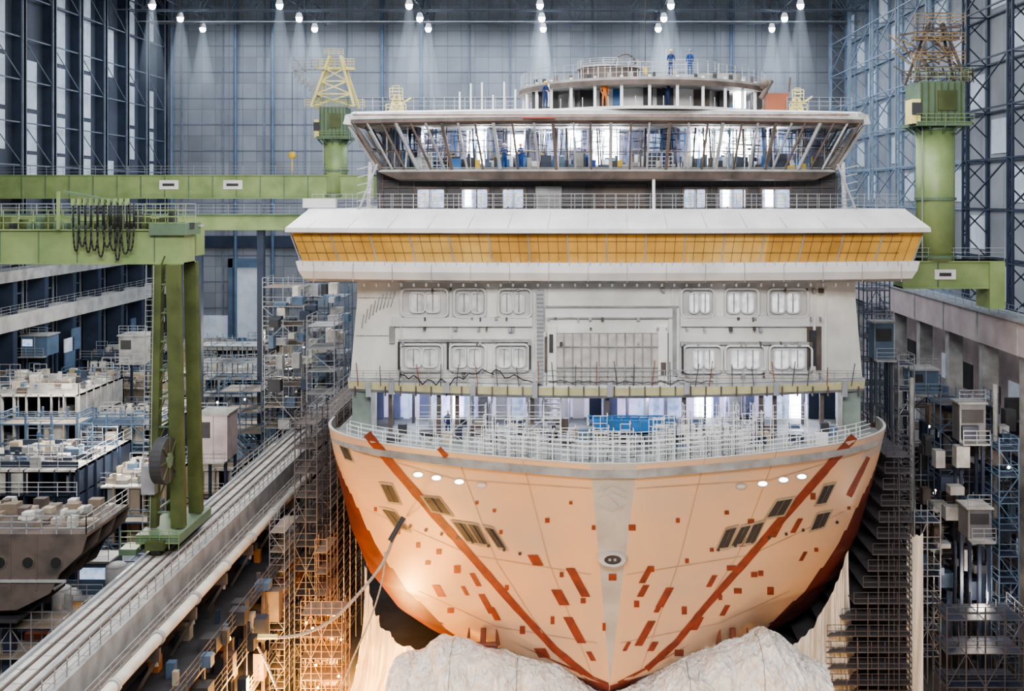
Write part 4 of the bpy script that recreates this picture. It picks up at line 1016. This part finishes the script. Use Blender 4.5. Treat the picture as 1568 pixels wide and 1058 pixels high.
for i in range(16): y = R.uniform(84, 100); s.sphere((WX(R.uniform(1400,1560),y), y-.5, R.uniform(3, 20)), .13, R.choice([LITW, LITO]), 6, 4)
s.build('stair_towers')
CABD = mat('cabin_slate', (.16, .165, .18), .6, dirt=(.10, .10, .11))
cabin('site_cabin', ux(1462,86), ux(1502,86), 85, 86.6, WZ(672,86), WZ(615,86), CABD)
cabin('site_cabin', ux(1380,100), ux(1420,100), 97, 99.5, WZ(600,98), WZ(565,98), BLUE)
cabin('site_cabin', ux(1482,82), ux(1518,82), 82, 84, WZ(825,82), WZ(780,82), CABD)
cabin('site_cabin', ux(1328,94), ux(1358,94), 92, 93.6, WZ(550,92), WZ(495,92), BLUE)

# =================================================================== plastic wrapping + curtains
def ridge(p): return 1-2*abs(noise.noise(p))
TH = [(-15.5, 6.4), (-13.4, 7.4), (-12, 8.1), (-10.7, 8.0), (-9, 7.6), (-6.5, 6.8), (-3.4, 5.7), (-1.2, 4.4), (0, 4.0), (1.2, 4.4), (3, 5.4), (5.8, 6.8), (9, 8.0), (11.2, 8.6), (12.6, 8.1), (13.8, 7.0), (15.5, 6.2)]
sec = [(77, -1.6), (75, -.5), (73.6, -.05), (72.4, -.1), (71.2, -.6), (70.2, -1.6), (69.5, -3.0), (69.1, -4.6), (68.8, -9)]
G = []; NXp = 420; NS = 150
for j in range(NS+1):
    f = j/NS*(len(sec)-1); k = min(int(f), len(sec)-2); t = f-k
    yy = sec[k][0]*(1-t)+sec[k+1][0]*t; dz = sec[k][1]*(1-t)+sec[k+1][1]*t
    row = []
    for i in range(NXp+1):
        x = -15.5+31*i/NXp; hgt = interp(TH, x)
        hgt += .5*noise.noise(Vector((x*.5, yy*.25, 0)))
        q = Vector((x*.6, yy*.34, dz*.26)); w = Vector((noise.noise(q*1.3), noise.noise(q*1.3+Vector((5, 2, 1))), 0))*.8
        dd = .30*ridge(q+w)+.30*ridge((q+w)*2.2)+.20*ridge((q+w)*4.6)+.11*ridge((q+w)*9.5)
        fold = .16*math.sin(x*3.6+3*noise.noise(Vector((x*.5, dz*.3, 7))))*min(1, j/NS*1.6)
        row.append((x+.2*w.x, yy-.65*dd-fold, max(.02, hgt+dz+.6*dd)))
    G.append(row)
s = MB(); s.grid(G, PLASTIC)
for x in (-11, -6.5, 5.5, 10.5):
    i = int((x+15.5)/31*NXp); s.path([Vector(G[j][i])+Vector((0, -.06, .06)) for j in range(30, NS, 5)], .03, GREYP, 5)
s.build('plastic_wrapped_bulb')
def curtain(s, pts_top, zb, mm, fold=.35, n=110, drift=0):
    A = []; T = [Vector(p) for p in pts_top]
    for i in range(n+1):
        f = i/n*(len(T)-1); k = min(int(f), len(T)-2); A.append(T[k].lerp(T[k+1], f-k))
    M = 40; grid = []
    for j in range(M+1):
        g = j/M; rowp = []
        for i, a in enumerate(A):
            w = fold*(.35+.9*g)*(noise.noise(Vector((i*.09+g*.8, g*.7, 5)))*1.6+.5*ridge(Vector((i*.14+g*1.5, g*1.3, 1)))+.15*ridge(Vector((i*.4, g*5, 9))))
            rowp.append((a.x+w*.4+drift*g*g, a.y+w, a.z+(zb-a.z)*g+.5*(1-g)*noise.noise(Vector((i*.12, 3, 0)))))
        grid.append(rowp)
    s.grid(grid, mm)
s = MB()
curtain(s, [(-18.9, 79.8, 11.2), (-18.2, 78.6, 9.4), (-17.4, 77.8, 7.6), (-16.0, 77, 6.4), (-12.8, 76, 6.0)], 0, CURT, .75, drift=-1.2)
curtain(s, [(12.8, 76.2, 5.8), (15.2, 77.5, 6.8), (17.4, 78.8, 9.4), (18.9, 79.9, 12.3)], 0, CURT, .75, drift=.9)
curtain(s, [(23.5, 80, 13.5), (24.8, 80, 13.5)], 0, CURT, .2, 30)
s.build('plastic_sheet_curtain')
def catmull(P, n=12):
    P = [P[0]]+P+[P[-1]]; out = []
    for i in range(1, len(P)-2):
        a, b, c, d = P[i-1:i+3]
        for k in range(n):
            t = k/n; out.append(.5*((2*b)+(c-a)*t+(2*a-5*b+4*c-d)*t*t+(3*b-a-3*c+d)*t**3))
    out.append(P[-2]); return out
HOSE = mat('hose_grey', (.40, .33, .28), .6)
s = MB()
def L(u, v, y): return Vector((WX(u,y), y, WZ(v,y)))
s.path(catmull([hp(620,795,.3), L(604,822,71.5), L(592,850,71), L(577,876,70.5), L(535,925,70), L(500,955,70), L(455,973,70), L(400,977,70), L(380,974,70)]), .11, HOSE, 8)
s.path(catmull([L(590,845,71), L(586,885,70.5), L(570,940,70), L(540,1010,70), L(515,1075,70)]), .06, HOSE, 8)
s.path(catmull([L(385,975,70), L(405,1010,70), L(430,1070,70)]), .08, HOSE, 8)
s.bar(L(618,792,71.5), L(597,828,71), .18, DARK, 8)
s.bar(L(425,975,70), L(395,975,70), .18, CRY, 8)
s.build('mooring_hoses')

# =================================================================== WORKERS
def worker(x, y, z, cloth, helm, yaw=0, pose=0, h=1.8):
    e = empty('shipyard_worker'); e.location = (x, y, z); e.rotation_euler = (0, 0, math.radians(yaw))
    V = [(0,0,.95),(0,.0,1.12),(0,.01,1.32),(0,.0,1.46),(0,-.01,1.56)]
    Rr = [(.15,.12),(.14,.105),(.17,.12),(.10,.08),(.05,.055)]
    E = [(0,1),(1,2),(2,3),(3,4)]
    def add(p, r, par): V.append(p); Rr.append(r); E.append((par, len(V)-1)); return len(V)-1
    hands = []
    for sgn in (-1, 1):
        sh = add((sgn*.19,0,1.43), (.075,.07), 3)
        if pose == 0: el, wr = (sgn*.26,.03,1.14), (sgn*.22,-.16,.98)
        elif pose == 1: el, wr = (sgn*.27,-.02,1.15), (sgn*.16,-.28,1.12)
        else: el, wr = (sgn*.30,-.05,1.20), (sgn*.30,-.30,1.32)
        el = add(el, (.052,.052), sh); w = add(wr, (.036,.036), el); hands.append((sgn, Vector(V[el]), Vector(wr)))
        hip = add((sgn*.10,0,.86), (.095,.095), 0); kn = add((sgn*.12,-.03 if sgn > 0 else .02,.49), (.065,.065), hip); an = add((sgn*.13,.03,.09), (.05,.05), kn)
        add((sgn*.14,-.13,.045), (.045,.035), an)
    me = bpy.data.meshes.new('overalls'); me.from_pydata(V, E, []); me.materials.append(cloth)
    o = bpy.data.objects.new('overalls', me); scene.collection.objects.link(o); o.parent = e
    sk = o.modifiers.new('skin', 'SKIN'); sv = me.skin_vertices[0].data
    for i, r in enumerate(Rr): sv[i].radius = r; sv[i].use_root = (i == 0)
    ss = o.modifiers.new('sub', 'SUBSURF'); ss.levels = 1; ss.render_levels = 2
    s = MB(); s.sphere((0,-.01,1.67), .1, SKIN, 14, 10, (.82,.95,1.2)); s.bar((0,-.10,1.68), (0,-.13,1.65), .018, SKIN, 6, r2=.022)
    for sg in (-1, 1): s.sphere((sg*.032,-.095,1.69), .011, DARK, 6, 4); s.sphere((sg*.083,0,1.67), .022, SKIN, 6, 4, (.5,1,1.3))
    s.bar((-.022,-.098,1.615), (.022,-.098,1.615), .006, RED, 4); s.bar((0,0,1.5), (0,-.005,1.62), .055, SKIN, 10)
    s.build('head', e)
    s = MB(); s.sphere((0,0,1.71), .135, helm, 16, 8, (.9,1.05,.95), half=True); s.bar((0,-.02,1.705), (0,-.02,1.72), .15, helm, 16); s.build('helmet', e)
    s = MB()
    for sgn, el, wr in hands:
        d = (wr-el).normalized(); a = Vector((sgn,0,0)).cross(d).normalized(); c = wr+d*.08
        s.bar(wr, c, .034, SKIN, 8, r2=.04)
        for k, ln in enumerate((.065, .078, .072, .055)):
            b = c+a*(.03-.02*k); kx = b+d*ln*.55+Vector((-sgn*.008,0,-.006)); s.bar(b, kx, .009, SKIN, 6); s.bar(kx, kx+d*ln*.35+Vector((-sgn*.018,0,-.016)), .008, SKIN, 6)
        b = wr+d*.03+a*.035; s.bar(b, b+a*.03+d*.035, .011, SKIN, 6); s.bar(b+a*.03+d*.035, b+a*.03+d*.065, .009, SKIN, 6)
    s.build('hands', e)
    s = MB()
    for sg in (-1, 1): s.box(sg*.14-.055, sg*.14+.055, -.2, .09, 0, .09, DARK)
    s.build('boots', e)
    e.scale = (h/1.8*1.1,)*3
worker(WX(1028,79), 79.3, PZ, OVER, YELS, 150, 1, 1.88); worker(WX(1057,79), 79.3, PZ, OVERB, BLUEB, 200, 0, 1.88)
worker(WX(836,78), 76.2, zr+.1, OVER, YELS, 40, 1); worker(WX(925,77), 75.8, zr+.1, mat('hiviz_orange', (.7,.22,.05), .7), WHITE2, 10, 0); worker(WX(1020,77), 76, zr+.1, OVER, RED, -60, 2)
worker(WX(772,78), 78, zB, OVERB, WHITE2, 30, 2); worker(WX(797,78), 78.4, zB, OVERB, RED, -40, 1)
worker(WX(688,78), 77.2, zf, OVER, WHITE2, 20, 0)

# =================================================================== LIGHTS
def area(name, loc, rot, sx, sy, P, col):
    l = bpy.data.lights.new(name, 'AREA'); l.shape = 'RECTANGLE'; l.size = sx; l.size_y = sy; l.energy = P; l.color = col
    o = bpy.data.objects.new(name, l); o.location = loc; o.rotation_euler = [math.radians(a) for a in rot]; scene.collection.objects.link(o)
def point(name, loc, P, col, r=.4):
    l = bpy.data.lights.new(name, 'POINT'); l.energy = P; l.color = col; l.shadow_soft_size = r
    o = bpy.data.objects.new(name, l); o.location = loc; scene.collection.objects.link(o)
area('roof_light_bank', (-12, 75, 74), (0, 0, 0), 70, 60, 72000, (.97, .98, 1))
area('roof_light_bank_far', (-14, 155, 69), (0, 0, 0), 100, 40, 48000, (.80, .88, 1))
area('front_fill_area', (-5, 5, 66), (52, 0, 0), 50, 12, 58000, (1, .98, .955))  # added fill, out of view above the eye, brightens the ship's front
for x, y, z, P in ((-12, 54, 2, 3600), (12, 54, 2, 3300), (0, 50, 3, 3600), (20, 70, 3, 900)):
    point('dock_sodium_lamp', (x, y, z), P*1.5, (1, .56, .22), 1.5)
for x, y, z, P in ((-23.2, 72.5, 3, 4500), (-24, 70, 7, 4000), (-20.2, 81.5, 3, 6000), (-19.2, 73.2, .8, 3500)):
    point('staging_sodium_lamp', (x, y, z), P*1.7, (1, .50, .14), .8)
for x in (-15, -9, -3, 3, 9, 15): point('forecastle_lamp', (x, 80, 24.6), 330, (.76, .76, 1), .3)
for x in (-14, -9.5, -4.5, 1, 8, 13): point('bridge_lamp', (x, 79.5, 44.6), 420, (.86, .90, 1), .3)
for x, y, z in ((-50, 95, 25), (-40, 85, 22), (-52, 125, 26), (-36, 118, 24)): point('workshop_lamp', (x, y, z), 4500, (1, .93, .82), .5)
for x, y, z in ((31, 80, 20), (30, 82, 8)): point('workshop_lamp', (x, y, z), 900, (1, .86, .72), .5)
w = bpy.data.worlds.new('hall_world'); scene.world = w; w.use_nodes = True
w.node_tree.nodes['Background'].inputs[0].default_value = (.85, .90, 1, 1); w.node_tree.nodes['Background'].inputs[1].default_value = .34
try: scene.view_settings.look = 'AgX - Medium High Contrast'
except Exception as ex: print('look', ex)

# =================================================================== CAMERA
cam = bpy.data.cameras.new('camera'); co = bpy.data.objects.new('camera', cam); scene.collection.objects.link(co)
co.location = (OX, 0, CZ); co.rotation_euler = (math.radians(90), 0, 0); cam.sensor_width = 36; cam.lens = 36
cam.shift_x = (784-CX)/1568; cam.shift_y = -(529-CV)/1568; cam.clip_end = 1000
scene.camera = co
